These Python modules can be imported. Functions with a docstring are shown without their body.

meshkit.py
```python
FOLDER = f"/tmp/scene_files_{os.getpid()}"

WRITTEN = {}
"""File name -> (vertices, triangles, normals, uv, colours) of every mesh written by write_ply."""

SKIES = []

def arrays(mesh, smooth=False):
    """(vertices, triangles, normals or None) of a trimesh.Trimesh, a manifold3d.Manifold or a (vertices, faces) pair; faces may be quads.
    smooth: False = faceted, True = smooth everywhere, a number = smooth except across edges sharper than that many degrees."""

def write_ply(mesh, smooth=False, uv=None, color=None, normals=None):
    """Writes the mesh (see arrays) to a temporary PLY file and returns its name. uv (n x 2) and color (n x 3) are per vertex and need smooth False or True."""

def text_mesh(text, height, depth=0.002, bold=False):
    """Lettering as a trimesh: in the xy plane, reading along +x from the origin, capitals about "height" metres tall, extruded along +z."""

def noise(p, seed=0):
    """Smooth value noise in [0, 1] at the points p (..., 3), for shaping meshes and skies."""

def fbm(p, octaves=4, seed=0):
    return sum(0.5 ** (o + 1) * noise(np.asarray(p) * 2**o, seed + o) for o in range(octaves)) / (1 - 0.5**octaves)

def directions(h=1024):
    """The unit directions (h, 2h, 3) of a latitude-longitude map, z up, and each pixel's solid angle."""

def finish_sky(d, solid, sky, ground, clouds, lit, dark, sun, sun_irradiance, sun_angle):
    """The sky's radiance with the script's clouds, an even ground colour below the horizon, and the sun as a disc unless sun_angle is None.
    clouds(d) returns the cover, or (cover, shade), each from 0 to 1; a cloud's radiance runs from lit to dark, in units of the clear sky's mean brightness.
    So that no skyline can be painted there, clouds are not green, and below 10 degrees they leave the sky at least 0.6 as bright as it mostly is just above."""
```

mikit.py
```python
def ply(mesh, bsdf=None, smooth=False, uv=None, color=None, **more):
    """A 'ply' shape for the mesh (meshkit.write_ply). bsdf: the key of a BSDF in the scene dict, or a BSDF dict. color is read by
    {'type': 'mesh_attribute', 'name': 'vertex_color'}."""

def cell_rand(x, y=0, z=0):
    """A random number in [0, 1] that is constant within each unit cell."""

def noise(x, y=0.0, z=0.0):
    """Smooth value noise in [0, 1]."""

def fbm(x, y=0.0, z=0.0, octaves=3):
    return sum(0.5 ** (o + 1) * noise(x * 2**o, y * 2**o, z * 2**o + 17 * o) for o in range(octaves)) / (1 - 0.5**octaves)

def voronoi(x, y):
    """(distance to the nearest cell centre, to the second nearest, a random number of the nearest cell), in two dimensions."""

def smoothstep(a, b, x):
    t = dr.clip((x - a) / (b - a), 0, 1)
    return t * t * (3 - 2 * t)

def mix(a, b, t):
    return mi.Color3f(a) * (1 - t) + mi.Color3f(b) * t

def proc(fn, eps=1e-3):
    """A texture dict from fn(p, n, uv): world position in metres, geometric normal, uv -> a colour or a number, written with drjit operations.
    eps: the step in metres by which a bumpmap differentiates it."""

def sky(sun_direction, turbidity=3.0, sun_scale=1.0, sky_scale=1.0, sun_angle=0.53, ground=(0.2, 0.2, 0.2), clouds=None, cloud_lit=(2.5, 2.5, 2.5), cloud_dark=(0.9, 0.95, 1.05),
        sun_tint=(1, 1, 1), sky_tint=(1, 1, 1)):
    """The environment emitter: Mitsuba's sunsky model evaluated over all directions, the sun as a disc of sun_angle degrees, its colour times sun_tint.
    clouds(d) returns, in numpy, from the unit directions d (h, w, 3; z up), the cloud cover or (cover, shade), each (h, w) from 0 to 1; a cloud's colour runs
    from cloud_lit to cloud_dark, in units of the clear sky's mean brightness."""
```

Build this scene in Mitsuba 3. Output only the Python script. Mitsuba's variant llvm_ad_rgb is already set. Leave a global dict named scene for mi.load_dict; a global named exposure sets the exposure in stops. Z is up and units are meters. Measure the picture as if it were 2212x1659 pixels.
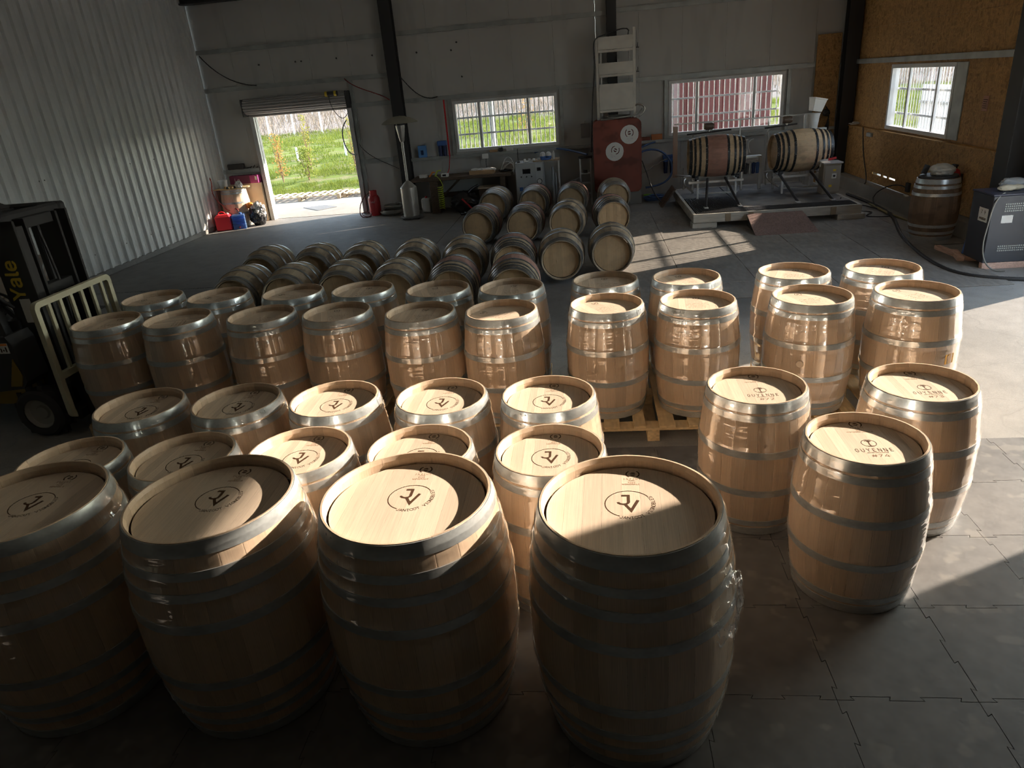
import math, random
import numpy as np, trimesh
import drjit as dr
import mitsuba as mi
import mikit, meshkit
import manifold3d as m3
from shapely.geometry import Polygon, LineString, Point, box as sbox
from shapely import affinity
from shapely.ops import unary_union
from mikit import noise, fbm, voronoi, cell_rand, smoothstep, mix

scene, labels = {}, {}
R = random.Random(7)
T = mi.ScalarTransform4f

# ------------------------------------------------------------------ camera, sky, sun, exposure
PITCH, ROLL, YAW, EYE, FPX = 0.40628, -0.08842, math.radians(7.424), 2.864, 1506.7
def _axes():
    f = np.array([0, math.cos(PITCH), -math.sin(PITCH)]); r = np.array([1., 0, 0]); u = np.cross(r, f)
    c, s = math.cos(ROLL), math.sin(ROLL)
    r, u = c*r + s*u, -s*r + c*u
    cy, sy = math.cos(YAW), math.sin(YAW)
    q = lambda v: np.array([cy*v[0]-sy*v[1], sy*v[0]+cy*v[1], v[2]])
    return q(r), q(u), q(f)
_r, _u, _f = _axes()
_m = np.eye(4); _m[:3, 0], _m[:3, 1], _m[:3, 2], _m[:3, 3] = -_r, _u, _f, (0, 0, EYE)
scene['camera'] = {'type': 'perspective', 'fov': 2*math.degrees(math.atan(1106/FPX)), 'fov_axis': 'x', 'near_clip': 0.05, 'far_clip': 600.0, 'to_world': T(_m)}
SUN_EL, SUN_AZ = math.radians(20.0), math.radians(26.5)
SUN = (math.cos(SUN_EL)*math.cos(SUN_AZ), math.cos(SUN_EL)*math.sin(SUN_AZ), math.sin(SUN_EL))
def _clouds(d):
    n = meshkit.fbm(d*np.array([2.2, 2.2, 5.0]) + 3.1, 5, 4)
    return np.clip((n-0.47)*4.0, 0, 0.8), np.clip((n-0.6)*2, 0, 1)
scene['sky'] = mikit.sky(SUN, turbidity=3.0, sun_scale=1.45, sky_scale=3.3, ground=(0.30, 0.29, 0.24), clouds=_clouds, cloud_lit=(2.0, 2.0, 2.0), cloud_dark=(1.0, 1.0, 1.05), sun_tint=(0.88, 1.0, 1.42))
exposure = 3.32

# ------------------------------------------------------------------ helpers
def tr(x=0, y=0, z=0, rz=0, rx=0, ry=0, s=1):
    t = T().translate([x, y, z])
    if rz: t = t @ T().rotate([0, 0, 1], rz)
    if ry: t = t @ T().rotate([0, 1, 0], ry)
    if rx: t = t @ T().rotate([1, 0, 0], rx)
    if s != 1: t = t @ T().scale(s)
    return t
def uniq(key):
    if key not in _taken: _taken.add(key); return key
    n = _count.get(key, 0)
    while True:
        n += 1; k = f'{key}_{n:03d}'
        if k not in _taken: break
    _count[key] = n; _taken.add(k); return k
_taken, _count = set(), {}
def thing(name, label=None, cat=None, group=None, kind=None):
    k = uniq(name); d = {}
    if label: d['label'] = label
    if cat: d['category'] = cat
    if group: d['group'] = group
    if kind: d['kind'] = kind
    labels[k] = d
    return k
def put(parent, name, shape, at=None, label=None, kind=None):
    """shape: a ply dict; with a parent it becomes a part of it; name None: the thing itself is this one mesh"""
    k = parent if name is None else uniq(f'{parent}__{name}' if parent else name)
    scene[k] = shape if at is None else {**shape, 'to_world': at}
    if label or kind: labels.setdefault(k, {}).update({a: b for a, b in (('label', label), ('kind', kind)) if b})
    return k
def P(mesh, bsdf, smooth=False, uv=None):
    return mikit.ply(mesh, bsdf, smooth=smooth, uv=uv)
def cat(ms): return trimesh.util.concatenate(ms)
def hull(pts):
    return trimesh.Trimesh(*(lambda h: (h.vertices, h.faces))(trimesh.convex.convex_hull(np.asarray(pts, float))), process=False)
def bx(sx, sy, sz, c=(0, 0, 0), b=0.004):
    """chamfered box, centred on c"""
    h = np.array([sx, sy, sz])/2; b = min(b, *(h*0.45))
    if b <= 0: return trimesh.creation.box((sx, sy, sz)).apply_translation(c)
    pts = []
    for i in range(3):
        for s in np.ndindex(2, 2, 2):
            q = (np.array(s)*2-1)*(h-b); q[i] = (s[i]*2-1)*h[i]; pts.append(q)
    m = hull(pts); m.apply_translation(c); return m
def b6(x0, x1, y0, y1, z0, z1, b=0.004):
    return bx(x1-x0, y1-y0, z1-z0, ((x0+x1)/2, (y0+y1)/2, (z0+z1)/2), b)
def tube(pts, r, n=8, caps=True, closed=False):
    p = np.asarray(pts, float); k = len(p)
    t = np.gradient(p, axis=0)
    if closed: t = np.roll(p, -1, 0)-np.roll(p, 1, 0)
    t /= np.linalg.norm(t, axis=1, keepdims=True)+1e-12
    a = np.cross(t[0], [0, 0, 1.] if abs(t[0][2]) < .9 else [1., 0, 0]); a /= np.linalg.norm(a)
    fr = []
    for i in range(k):
        a = a-t[i]*(a@t[i]); a /= np.linalg.norm(a)+1e-12
        fr.append((a, np.cross(t[i], a)))
    rr = np.broadcast_to(r, (k,)); an = np.arange(n)*2*math.pi/n
    v = np.concatenate([p[i]+rr[i]*(np.cos(an)[:, None]*fr[i][0]+np.sin(an)[:, None]*fr[i][1]) for i in range(k)])
    f = []
    for i in range(k if closed else k-1):
        j2 = (i+1) % k
        for j in range(n):
            q = (j+1) % n
            f += [(i*n+j, i*n+q, j2*n+q), (i*n+j, j2*n+q, j2*n+j)]
    if caps and not closed:
        v = np.vstack([v, p[:1], p[-1:]]); c0, c1 = len(v)-2, len(v)-1
        for j in range(n):
            q = (j+1) % n
            f += [(c0, q, j), (c1, (k-1)*n+j, (k-1)*n+q)]
    return trimesh.Trimesh(v, np.array(f), process=False)
def bar(a, b, r, n=8): return tube([a, b], r, n)
def lathe(prof, n=32, arc=None):
    pr = np.asarray(prof, float); an = np.arange(n)*2*math.pi/n; k = len(pr)
    v = np.stack([np.outer(pr[:, 0], np.cos(an)), np.outer(pr[:, 0], np.sin(an)), np.repeat(pr[:, 1:2], n, 1)], -1).reshape(-1, 3)
    f = []
    for i in range(k-1):
        for j in range(n):
            q = (j+1) % n
            f += [(i*n+j, i*n+q, (i+1)*n+q), (i*n+j, (i+1)*n+q, (i+1)*n+j)]
    return trimesh.Trimesh(v, np.array(f), process=False)
def prism(poly, h, z=0.0):
    ps = [poly] if poly.geom_type == 'Polygon' else list(poly.geoms)
    m = cat([trimesh.creation.extrude_polygon(q, h, engine='earcut') for q in ps if q.area > 1e-9]); m.apply_translation((0, 0, z)); return m
def mv(m, x=0, y=0, z=0, rz=0, rx=0, ry=0):
    m = m.copy()
    for ang, ax in ((rx, (1, 0, 0)), (ry, (0, 1, 0)), (rz, (0, 0, 1))):
        if ang: m.apply_transform(trimesh.transformations.rotation_matrix(math.radians(ang), ax))
    m.apply_translation((x, y, z)); return m
def upright(m, facing='-y'):
    """a mesh drawn in xy (z = thickness) stood up: x stays right as seen from -y, y becomes z, the thickness points to -y"""
    return mv(m, rx=90)
def spline(pts, n=40):
    from scipy.interpolate import CubicSpline
    p = np.asarray(pts, float); d = np.r_[0, np.cumsum(np.linalg.norm(np.diff(p, axis=0), axis=1))]
    return CubicSpline(d, p)(np.linspace(0, d[-1], n))
def coil(cx, cy, z0, r, turns, dz, n=24, wob=0.02, rnd=R):
    k = int(turns*n); a = np.linspace(0, turns*2*math.pi, k)
    rr = r + wob*np.sin(a*0.7+1)+wob*.5*np.sin(a*2.3)
    return np.stack([cx+rr*np.cos(a), cy+rr*np.sin(a), z0+np.linspace(0, dz, k)], -1)
def crumple(r, seed, squash=(1, 1, 1), amp=0.35, sub=3):
    s = trimesh.creation.icosphere(subdivisions=sub, radius=1.0); v = s.vertices
    n = meshkit.fbm(v*2.2+seed*5.1, 4, seed)-0.5
    ridge = np.abs(meshkit.fbm(v*3.1+seed*9.7, 3, seed+3)-0.5)
    s.vertices = v*(1+amp*n-amp*ridge*1.2+0.2*amp)[:, None]*np.array(squash)*r
    return s

# ------------------------------------------------------------------ materials
def rgb(*c): return {'type': 'rgb', 'value': [float(x) for x in c]}
def mat(name, color, rough=0.6, metal=0.0, spec=0.5, coat=0.0, bump=None, eps=1e-3, two=True, **kw):
    b = {'type': 'principled', 'base_color': rgb(*color) if isinstance(color, (tuple, list)) else mikit.proc(color), 'roughness': mikit.proc(rough) if callable(rough) else float(rough), 'metallic': float(metal), 'specular': float(spec)}
    if coat: b['clearcoat'] = float(coat); b['clearcoat_gloss'] = 0.9
    b.update(kw)
    if bump is not None: b = {'type': 'bumpmap', 'nested': b, 'tex': mikit.proc(bump[0], eps=eps), 'scale': float(bump[1])}
    name = 'mtl_'+name; scene[name] = {'type': 'twosided', 'nested': b} if two else b
    return name
def oak_fn(c0, c1, stain=0.0, sc=(0.25, 0.21, 0.16)):
    def fn(p, n, uv):
        k = dr.floor(uv.x/4); x = uv.x-4*k
        t = cell_rand(k, 3, 1); t2 = cell_rand(k, 7, 2)
        g = fbm(x*70+k*7.3, uv.y*2.2+k*3.1, k*1.7, octaves=3)
        fi = noise(x*420, uv.y*9, k)
        a = mix(c0, c1, dr.clip(0.15+0.75*t+0.55*(g-0.5), 0, 1))
        a = a*(0.93+0.14*fi)*(0.88+0.2*t2)
        if stain:
            s = smoothstep(0.5, 0.72, fbm(p.x*5.3, p.y*5.3, p.z*5.3, octaves=3))
            s2 = smoothstep(0.55, 0.75, fbm(p.x*17, p.y*17, p.z*17+4, octaves=2))
            a = mix(a, sc, stain*dr.clip(s+0.5*s2, 0, 1))
        return a
    return fn
OAK = mat('oak', oak_fn((0.54, 0.41, 0.29), (0.63, 0.485, 0.35)), 0.5, spec=0.4)
OAKH = mat('oak_head', oak_fn((0.59, 0.475, 0.36), (0.66, 0.545, 0.42)), 0.55, spec=0.3)
OLD = mat('oak_weathered', oak_fn((0.30, 0.24, 0.165), (0.43, 0.35, 0.245), 0.6, (0.13, 0.105, 0.08)), 0.75, spec=0.25)
OLDH = mat('oak_weathered_head', oak_fn((0.42, 0.295, 0.165), (0.53, 0.385, 0.23), 0.22, (0.18, 0.12, 0.075)), 0.7, spec=0.25)
WINE = mat('oak_wine_stained', oak_fn((0.30, 0.13, 0.095), (0.36, 0.17, 0.125), 0.4, (0.16, 0.10, 0.08)), 0.7, spec=0.25)
def _oldred(p, n, uv):
    a = oak_fn((0.30, 0.24, 0.165), (0.43, 0.35, 0.245), 0.6, (0.13, 0.105, 0.08))(p, n, uv); r = oak_fn((0.26, 0.15, 0.12), (0.36, 0.21, 0.165), 0.5, (0.13, 0.09, 0.08))(p, n, uv)
    t = smoothstep(0.16, 0.13, dr.abs(uv.y-0.475)); return a*(1-t)+r*t
OLDR = mat('oak_weathered_red', _oldred, 0.75, spec=0.25)
def _galv(p, n, uv):
    a = fbm(p.x*18, p.y*18, p.z*18, octaves=3); b = noise(p.x*90, p.y*90, p.z*90)
    return mi.Color3f(0.47, 0.50, 0.505)*(0.75+0.4*a+0.12*b)
GALV = mat('galvanised_hoop', _galv, 0.3, metal=0.55, spec=0.5)
GALVD = mat('galvanised_hoop_dull', lambda p, n, uv: mi.Color3f(0.27, 0.275, 0.27)*(0.7+0.6*fbm(p.x*14, p.y*14, p.z*14)), 0.38, metal=0.8)
BLACKHOOP = mat('black_hoop', lambda p, n, uv: mix((0.025, 0.026, 0.028), (0.34, 0.34, 0.33), smoothstep(0.66, 0.74, fbm(p.x*45, p.y*45, p.z*45))), 0.42, metal=0.3)
DARKHOOP = mat('dark_hoop', lambda p, n, uv: mi.Color3f(0.12, 0.122, 0.122)*(0.6+0.8*fbm(p.x*14, p.y*14, p.z*14)), 0.36, metal=0.6)
INK = mat('burnt_print', (0.075, 0.04, 0.022), 0.8, spec=0.1)
INKN = mat('number_print', (0.17, 0.10, 0.06), 0.8, spec=0.1)
INKS = mat('faint_print', (0.27, 0.165, 0.095), 0.8, spec=0.1)
scene['film'] = {'type': 'thindielectric', 'int_ior': 1.75}
scene['pane_glass'] = {'type': 'thindielectric', 'int_ior': 1.5}

# ------------------------------------------------------------------ barrels
def bar_r(z, H, Rr, Rb): return Rb-(Rb-Rr)*np.abs(2*z/H-1)**2
def stave_mesh(a0, a1, H, Rr, Rb, uid, na, nz, th=0.027, groove=0.3):
    half = (a1-a0)/2; mid = (a0+a1)/2; g = 0.0002/Rb
    aa = np.r_[a0+g, a0+g+0.002/Rb, np.linspace(a0+0.012/Rb, a1-0.012/Rb, na), a1-g-0.002/Rb, a1-g]
    ins = groove*np.r_[0.0035, 0.0006, np.zeros(na), 0.0006, 0.0035]
    flat = 0.55*(np.cos(half)/np.cos(aa-mid)-1)
    zz = np.linspace(0, H, nz); V, UV, Fc = [], [], []
    def grid(rad, zs, flip=False):
        """rad: (len zs, len aa)"""
        o = sum(len(v) for v in V); k = len(aa)
        A = np.broadcast_to(aa, rad.shape); Z = np.broadcast_to(np.asarray(zs)[:, None], rad.shape)
        V.append(np.stack([rad*np.cos(A), rad*np.sin(A), Z], -1).reshape(-1, 3))
        UV.append(np.stack([uid*4+2+(A-mid)*Rb+(0.3-0.3*(rad > Rr-0.01)), Z], -1).reshape(-1, 2))
        for i in range(len(zs)-1):
            for j in range(k-1):
                q = (o+i*k+j, o+i*k+j+1, o+(i+1)*k+j+1, o+(i+1)*k+j)
                if flip: q = q[::-1]
                Fc.append(q[:3]); Fc.append((q[0], q[2], q[3]))
    grid((bar_r(zz, H, Rr, Rb)[:, None])*(1+flat)[None]-ins[None], zz)
    for s in (1, -1):
        zt = lambda d: (H-d) if s > 0 else d
        lev = [(0, 0.0), (0.009, 0.0)], [(0.009, 0.0), (th-0.004, 0.022)], [(th-0.004, 0.022), (th, 0.052), (th+0.005, 0.056), (th+0.005, 0.066)]
        for l in lev:
            rr = np.array([bar_r(np.array(zt(d)), H, Rr, Rb)-w for w, d in l])
            grid(rr[:, None]*(1+0*flat)[None]-ins[None]*0.4, [zt(d) for w, d in l], flip=(s < 0))
    return trimesh.Trimesh(np.concatenate(V), np.array(Fc), process=False), np.concatenate(UV)
def head_boards(rad, z, n, seed, thick=0.018):
    rr = random.Random(seed); w = [rr.uniform(0.8, 1.25) for _ in range(n)]; s = sum(w); x = -rad; out = []
    disc = Point(0, 0).buffer(rad, 24)
    for i in range(n):
        x2 = x+w[i]/s*2*rad
        q = disc.intersection(sbox(x+0.00025, -1, x2-0.00025, 1)); x = x2
        if q.area < 1e-5: continue
        m = prism(q, thick, z-thick)
        v = m.vertices; k = 100+rr.randrange(60)
        out.append((m, np.stack([k*4+2+v[:, 0]-x2, v[:, 1]*1.0+v[:, 2]], -1)))
    return out
def hoop_mesh(z0, z1, H, Rr, Rb, n=72, t=0.0028):
    r = lambda z: float(bar_r(np.array(z), H, Rr, Rb))
    zs = np.linspace(z0, z1, 4); o = 0.0012
    pr = [(r(z0)-0.004, z0)]+[(r(z)+t+o, z) for z in zs]+[(r(z1)-0.004, z1)]
    return lathe(pr, n)
def rivets(z0, z1, H, Rr, Rb, a):
    zc = (z0+z1)/2; r = float(bar_r(np.array(zc), H, Rr, Rb))+0.004; ms = []
    for da, dz in ((-0.05, 0.2), (-0.05, -0.2), (0.05, 0.2), (0.05, -0.2)):
        s = trimesh.creation.icosphere(1, 0.0055); s.apply_scale((0.6, 1, 1)); s.apply_translation((r, 0, 0))
        ms.append(mv(s, 0, 0, zc+dz*(z1-z0), rz=math.degrees(a+da)))
    # the lap: an end of the strip lying over its start
    zs = np.linspace(z0+.002, z1-.002, 3); an = np.linspace(a-0.11, a+0.11, 16)
    v = np.array([[(float(bar_r(np.array(z), H, Rr, Rb))+0.0062)*math.cos(t), (float(bar_r(np.array(z), H, Rr, Rb))+0.0062)*math.sin(t), z] for z in zs for t in an]); f = []
    for i in range(2):
        for j in range(15): f += [(i*16+j, i*16+j+1, i*16+17+j), (i*16+j, i*16+17+j, i*16+16+j)]
    ms.append(trimesh.Trimesh(v, f, process=False))
    return cat(ms)
def film_mesh(H, Rr, Rb, hoops, seed, z0, z1, nz=200, na=104, N=26, amp=2.0):
    rr = np.random.default_rng(seed)
    zz = np.linspace(z0, z1, nz); an = np.arange(na)*2*math.pi/na; Z, A = np.meshgrid(zz, an, indexing='ij')
    r = bar_r(Z, H, Rr, Rb)+0.0045
    hw = np.zeros_like(zz)
    for a, b in hoops: hw = np.maximum(hw, np.clip(1-np.maximum(a-zz, zz-b)/0.03, 0, 1)*(0.0062))
    r = r+hw[:, None]
    w = 2*math.pi/N; c = (A/w) % 1-0.5
    r = r*(1+0.6*(math.cos(w/2)/np.cos(c*w)-1))
    ph = rr.uniform(0, 6, 12)
    tilt = rr.uniform(-0.035, 0.035)
    q = Z+tilt*np.sin(A+ph[0])
    env = meshkit.fbm(np.stack([np.cos(A)*2.2+seed, np.sin(A)*2.2, Z*3], -1), 3, seed)
    fine = meshkit.noise(np.stack([A*4.5+seed, q*105, 0*A], -1), seed)-0.5
    fine2 = meshkit.noise(np.stack([A*9+seed, q*70+np.sin(A*2+ph[1])*1.5, 0*A+3], -1), seed+1)-0.5
    r = r+amp*(0.0008*fine+0.0008*fine2)*np.clip((env-0.32)*4, 0.1, 1.3)
    v = np.stack([r*np.cos(A), r*np.sin(A), Z], -1).reshape(-1, 3); f = []
    i, j = np.meshgrid(np.arange(nz-1), np.arange(na), indexing='ij'); j2 = (j+1) % na
    f = np.concatenate([np.stack([i*na+j, i*na+j2, (i+1)*na+j2], -1).reshape(-1, 3), np.stack([i*na+j, (i+1)*na+j2, (i+1)*na+j], -1).reshape(-1, 3)])
    return trimesh.Trimesh(v, f, process=False)
def barrel_kit(H, Rr, Rb, hoops, seed, N, bs, bh, hb, na=2, nz=10, nb=9, hn=72, film=None, special=None, ends=1):
    """one barrel as plys, axis along z, its foot at the origin; hoops are given for the upper half and mirrored"""
    rr = random.Random(seed); w = [rr.uniform(0.72, 1.3) for _ in range(N)]; s = sum(w); a = 0; kit = []
    for i in range(N):
        a1 = a+w[i]/s*2*math.pi
        m, uv = stave_mesh(a, a1, H, Rr, Rb, rr.randrange(64)+seed*64, na, nz); a = a1
        kit.append(('stave', P(m, special if special and rr.random() < 0.8 else bs, True, uv), 's'))
    hr = Rr-0.029
    for m, uv in head_boards(hr, H-0.055, nb, seed): kit.append(('head_board', P(m, bh, False, uv), 'h'))
    if ends == 2:
        for m, uv in head_boards(hr, 0.073, nb, seed+5): kit.append(('head_board', P(m, bh, False, uv), 'h'))
    hp = list(hoops)+[(H-b, H-a_) for a_, b in hoops]
    ra = rr.uniform(0, 6)
    for k, (z0, z1) in enumerate(hp):
        kit.append(('hoop', P(cat([hoop_mesh(z0, z1, H, Rr, Rb, hn), rivets(z0, z1, H, Rr, Rb, ra)]), hb, 35), 'p'))
    if film: kit.append(('plastic_film', P(film_mesh(H, Rr, Rb, hp, seed, *film), 'film', True), 'f'))
    return kit
def place_barrel(kit, name, label, group, at, spin=0, extra=(), at_head=None):
    t = thing(name, label, 'barrel', group)
    for n, ply, c in kit:
        put(t, n, ply, at if c == 'h' else at @ T().rotate([0, 0, 1], spin))
    for n, ply in extra: put(t, n, ply, at_head if at_head is not None else at)
    return t
HS, RRS, RBS = 0.95, 0.3025, 0.353
HOOPS_S = [(0.889, 0.947), (0.832, 0.873), (0.590, 0.635)]
HP, RRP, RBP = 1.1665, 0.388, 0.463
HOOPS_P = [(1.099, 1.163), (0.993, 1.031), (0.889, 0.930), (0.727, 0.773)]

# ------------------------------------------------------------------ what is burnt into the heads (drawn in xy, reading along +x, up = +y)
def text_c(s, h, x, y, bold=False, d=0.0007, squeeze=1.0):
    m = meshkit.text_mesh(s, h, d, bold); m.apply_scale((squeeze, 1, 1)); b = m.bounds
    m.apply_translation((x-(b[0][0]+b[1][0])/2, y, 0)); return m
def arc_text(s, h, r, a0, a1, d=0.0007):
    out = []; k = len(s)
    for i, ch in enumerate(s):
        if ch == ' ': continue
        a = a0+(a1-a0)*i/(k-1)
        m = meshkit.text_mesh(ch, h, d); b = m.bounds; m.apply_translation((-(b[0][0]+b[1][0])/2, 0, 0))
        m = mv(m, rz=math.degrees(a)+90); m.apply_translation((r*math.cos(a), r*math.sin(a), 0)); out.append(m)
    return cat(out)
def stroke(pts, w, d=0.0007): return prism(LineString(pts).buffer(w/2, cap_style='flat', join_style='mitre'), d)
def arc_pts(r, a0, a1, n=24, cx=0, cy=0): return [(cx+r*math.cos(a), cy+r*math.sin(a)) for a in np.linspace(math.radians(a0), math.radians(a1), n)]
def emblem(s):
    """two brackets round a small keg"""
    ms = [stroke(arc_pts(1.0, 125, 235), 0.2), stroke(arc_pts(1.0, -55, 55), 0.2)]
    keg = Polygon(arc_pts(0.46, 0, 360, 25)).intersection(sbox(-0.5, 0.14, 0.5, 0.5)); ms.append(prism(keg, 0.0007))
    keg2 = Polygon(arc_pts(0.46, 0, 360, 25)).intersection(sbox(-0.4, -0.46, 0.4, -0.14)); ms.append(prism(keg2, 0.0007))
    m = cat(ms); m.apply_scale((s, s, 1)); return m
def jv_logo():
    ms = [stroke([(-0.27, 0.56), (0.0, 0.56), (0.0, 0.08)], 0.12)]
    ms.append(stroke([(0.0, 0.10), (-0.03, 0.03), (-0.10, -0.02), (-0.20, -0.04), (-0.31, -0.01), (-0.38, 0.05), (-0.40, 0.11)], 0.10))
    ms.append(stroke([(-0.13, -0.05), (0.09, -0.46), (0.36, 0.24)], 0.12))
    return cat(ms)
def head_jv(cy, zt):
    """cy: the height of the ring's centre on the head"""
    out = []; Rr_ = 0.103
    def add(n, m, b): m.apply_translation((0, cy, zt)); out.append((n, P(m, b)))
    lg = jv_logo(); lg.apply_scale((1.12*Rr_, 1.12*Rr_, 1)); add('monogram', lg, INK)
    add('ring', stroke(arc_pts(Rr_, 33, 247, 60), 0.0045), INK)
    add('lettering', arc_text('JANICOT VIGNOBLES', 0.0185, Rr_+0.014, math.radians(252), math.radians(388)), INK)
    em = emblem(0.030); em.apply_translation((0.025, 0.25, 0)); add('emblem', em, INK)
    add('small_lettering', cat([text_c('I N F I N I', 0.012, 0.02, 0.200), text_c('BARREL', 0.006, 0.02, 0.190), text_c('2025', 0.010, 0.018, 0.172), text_c('MINERALE', 0.0115, 0.015, 0.155)]), INKS)
    return out
def head_guyenne(num, word, zt):
    out = []
    def add(n, m, b): m.apply_translation((0.03, -0.02, zt)); out.append((n, P(m, b)))
    em = emblem(0.032); em.apply_translation((0.005, 0.268, 0)); add('emblem', em, INK)
    add('small_lettering', cat([text_c('I N F I N I', 0.011, 0, 0.222), text_c('BARREL', 0.006, 0, 0.211), text_c('2025', 0.010, 0, 0.190), text_c(word, 0.011, 0, 0.170)]), INKS)
    cr = stroke(arc_pts(0.038, 0, 360, 40), 0.0035)
    tree = cat([stroke([(0.004, -0.036), (-0.001, -0.01), (0.003, 0.018)], 0.006), prism(Point(0.002, 0.02).buffer(0.009, 6), 0.0007), stroke([(-0.016, 0.022), (-0.006, 0.029), (0.006, 0.029), (0.018, 0.020)], 0.006), stroke([(-0.02, -0.031), (0.02, -0.031)], 0.003)])
    m = cat([cr, tree]); m.apply_translation((0, 0.043, 0)); add('palm_mark', m, INK)
    g = cat([text_c(ch, 0.036, -0.087+0.029*i, -0.052, squeeze=0.62 if ch != 'G' else .55) for i, ch in enumerate('GUYENNE')])
    add('lettering', cat([g, text_c('ENTRE DEUX MERS', 0.0065, 0.01, -0.066, squeeze=1.3)]), INK)
    add('number', text_c('#'+num, 0.026, 0.012, -0.108, squeeze=1.35), INKN)
    return out
def head_lines(seed, zt):
    """a stamp of two brackets and some thin lines of handwriting that the photograph does not let one read"""
    rr = random.Random(seed); out = []
    em = emblem(0.026); em.apply_translation((0, 0.20, zt)); out.append(('emblem', P(em, INK)))
    ms = [text_c('2025', 0.010, 0, 0.155)]
    for i in range(4):
        y = 0.05-0.034*i; w = rr.uniform(0.05, 0.10); x = -w
        while x < w:
            L = rr.uniform(0.012, 0.035); k = int(L/0.004)
            ms.append(stroke([(x+L*j/k, y+rr.uniform(-0.005, 0.006)) for j in range(k+1)], 0.0022)); x += L+0.008
    tx = cat(ms); tx.apply_translation((0, 0, zt)); out.append(('handwriting', P(tx, INKS)))
    return out

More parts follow.
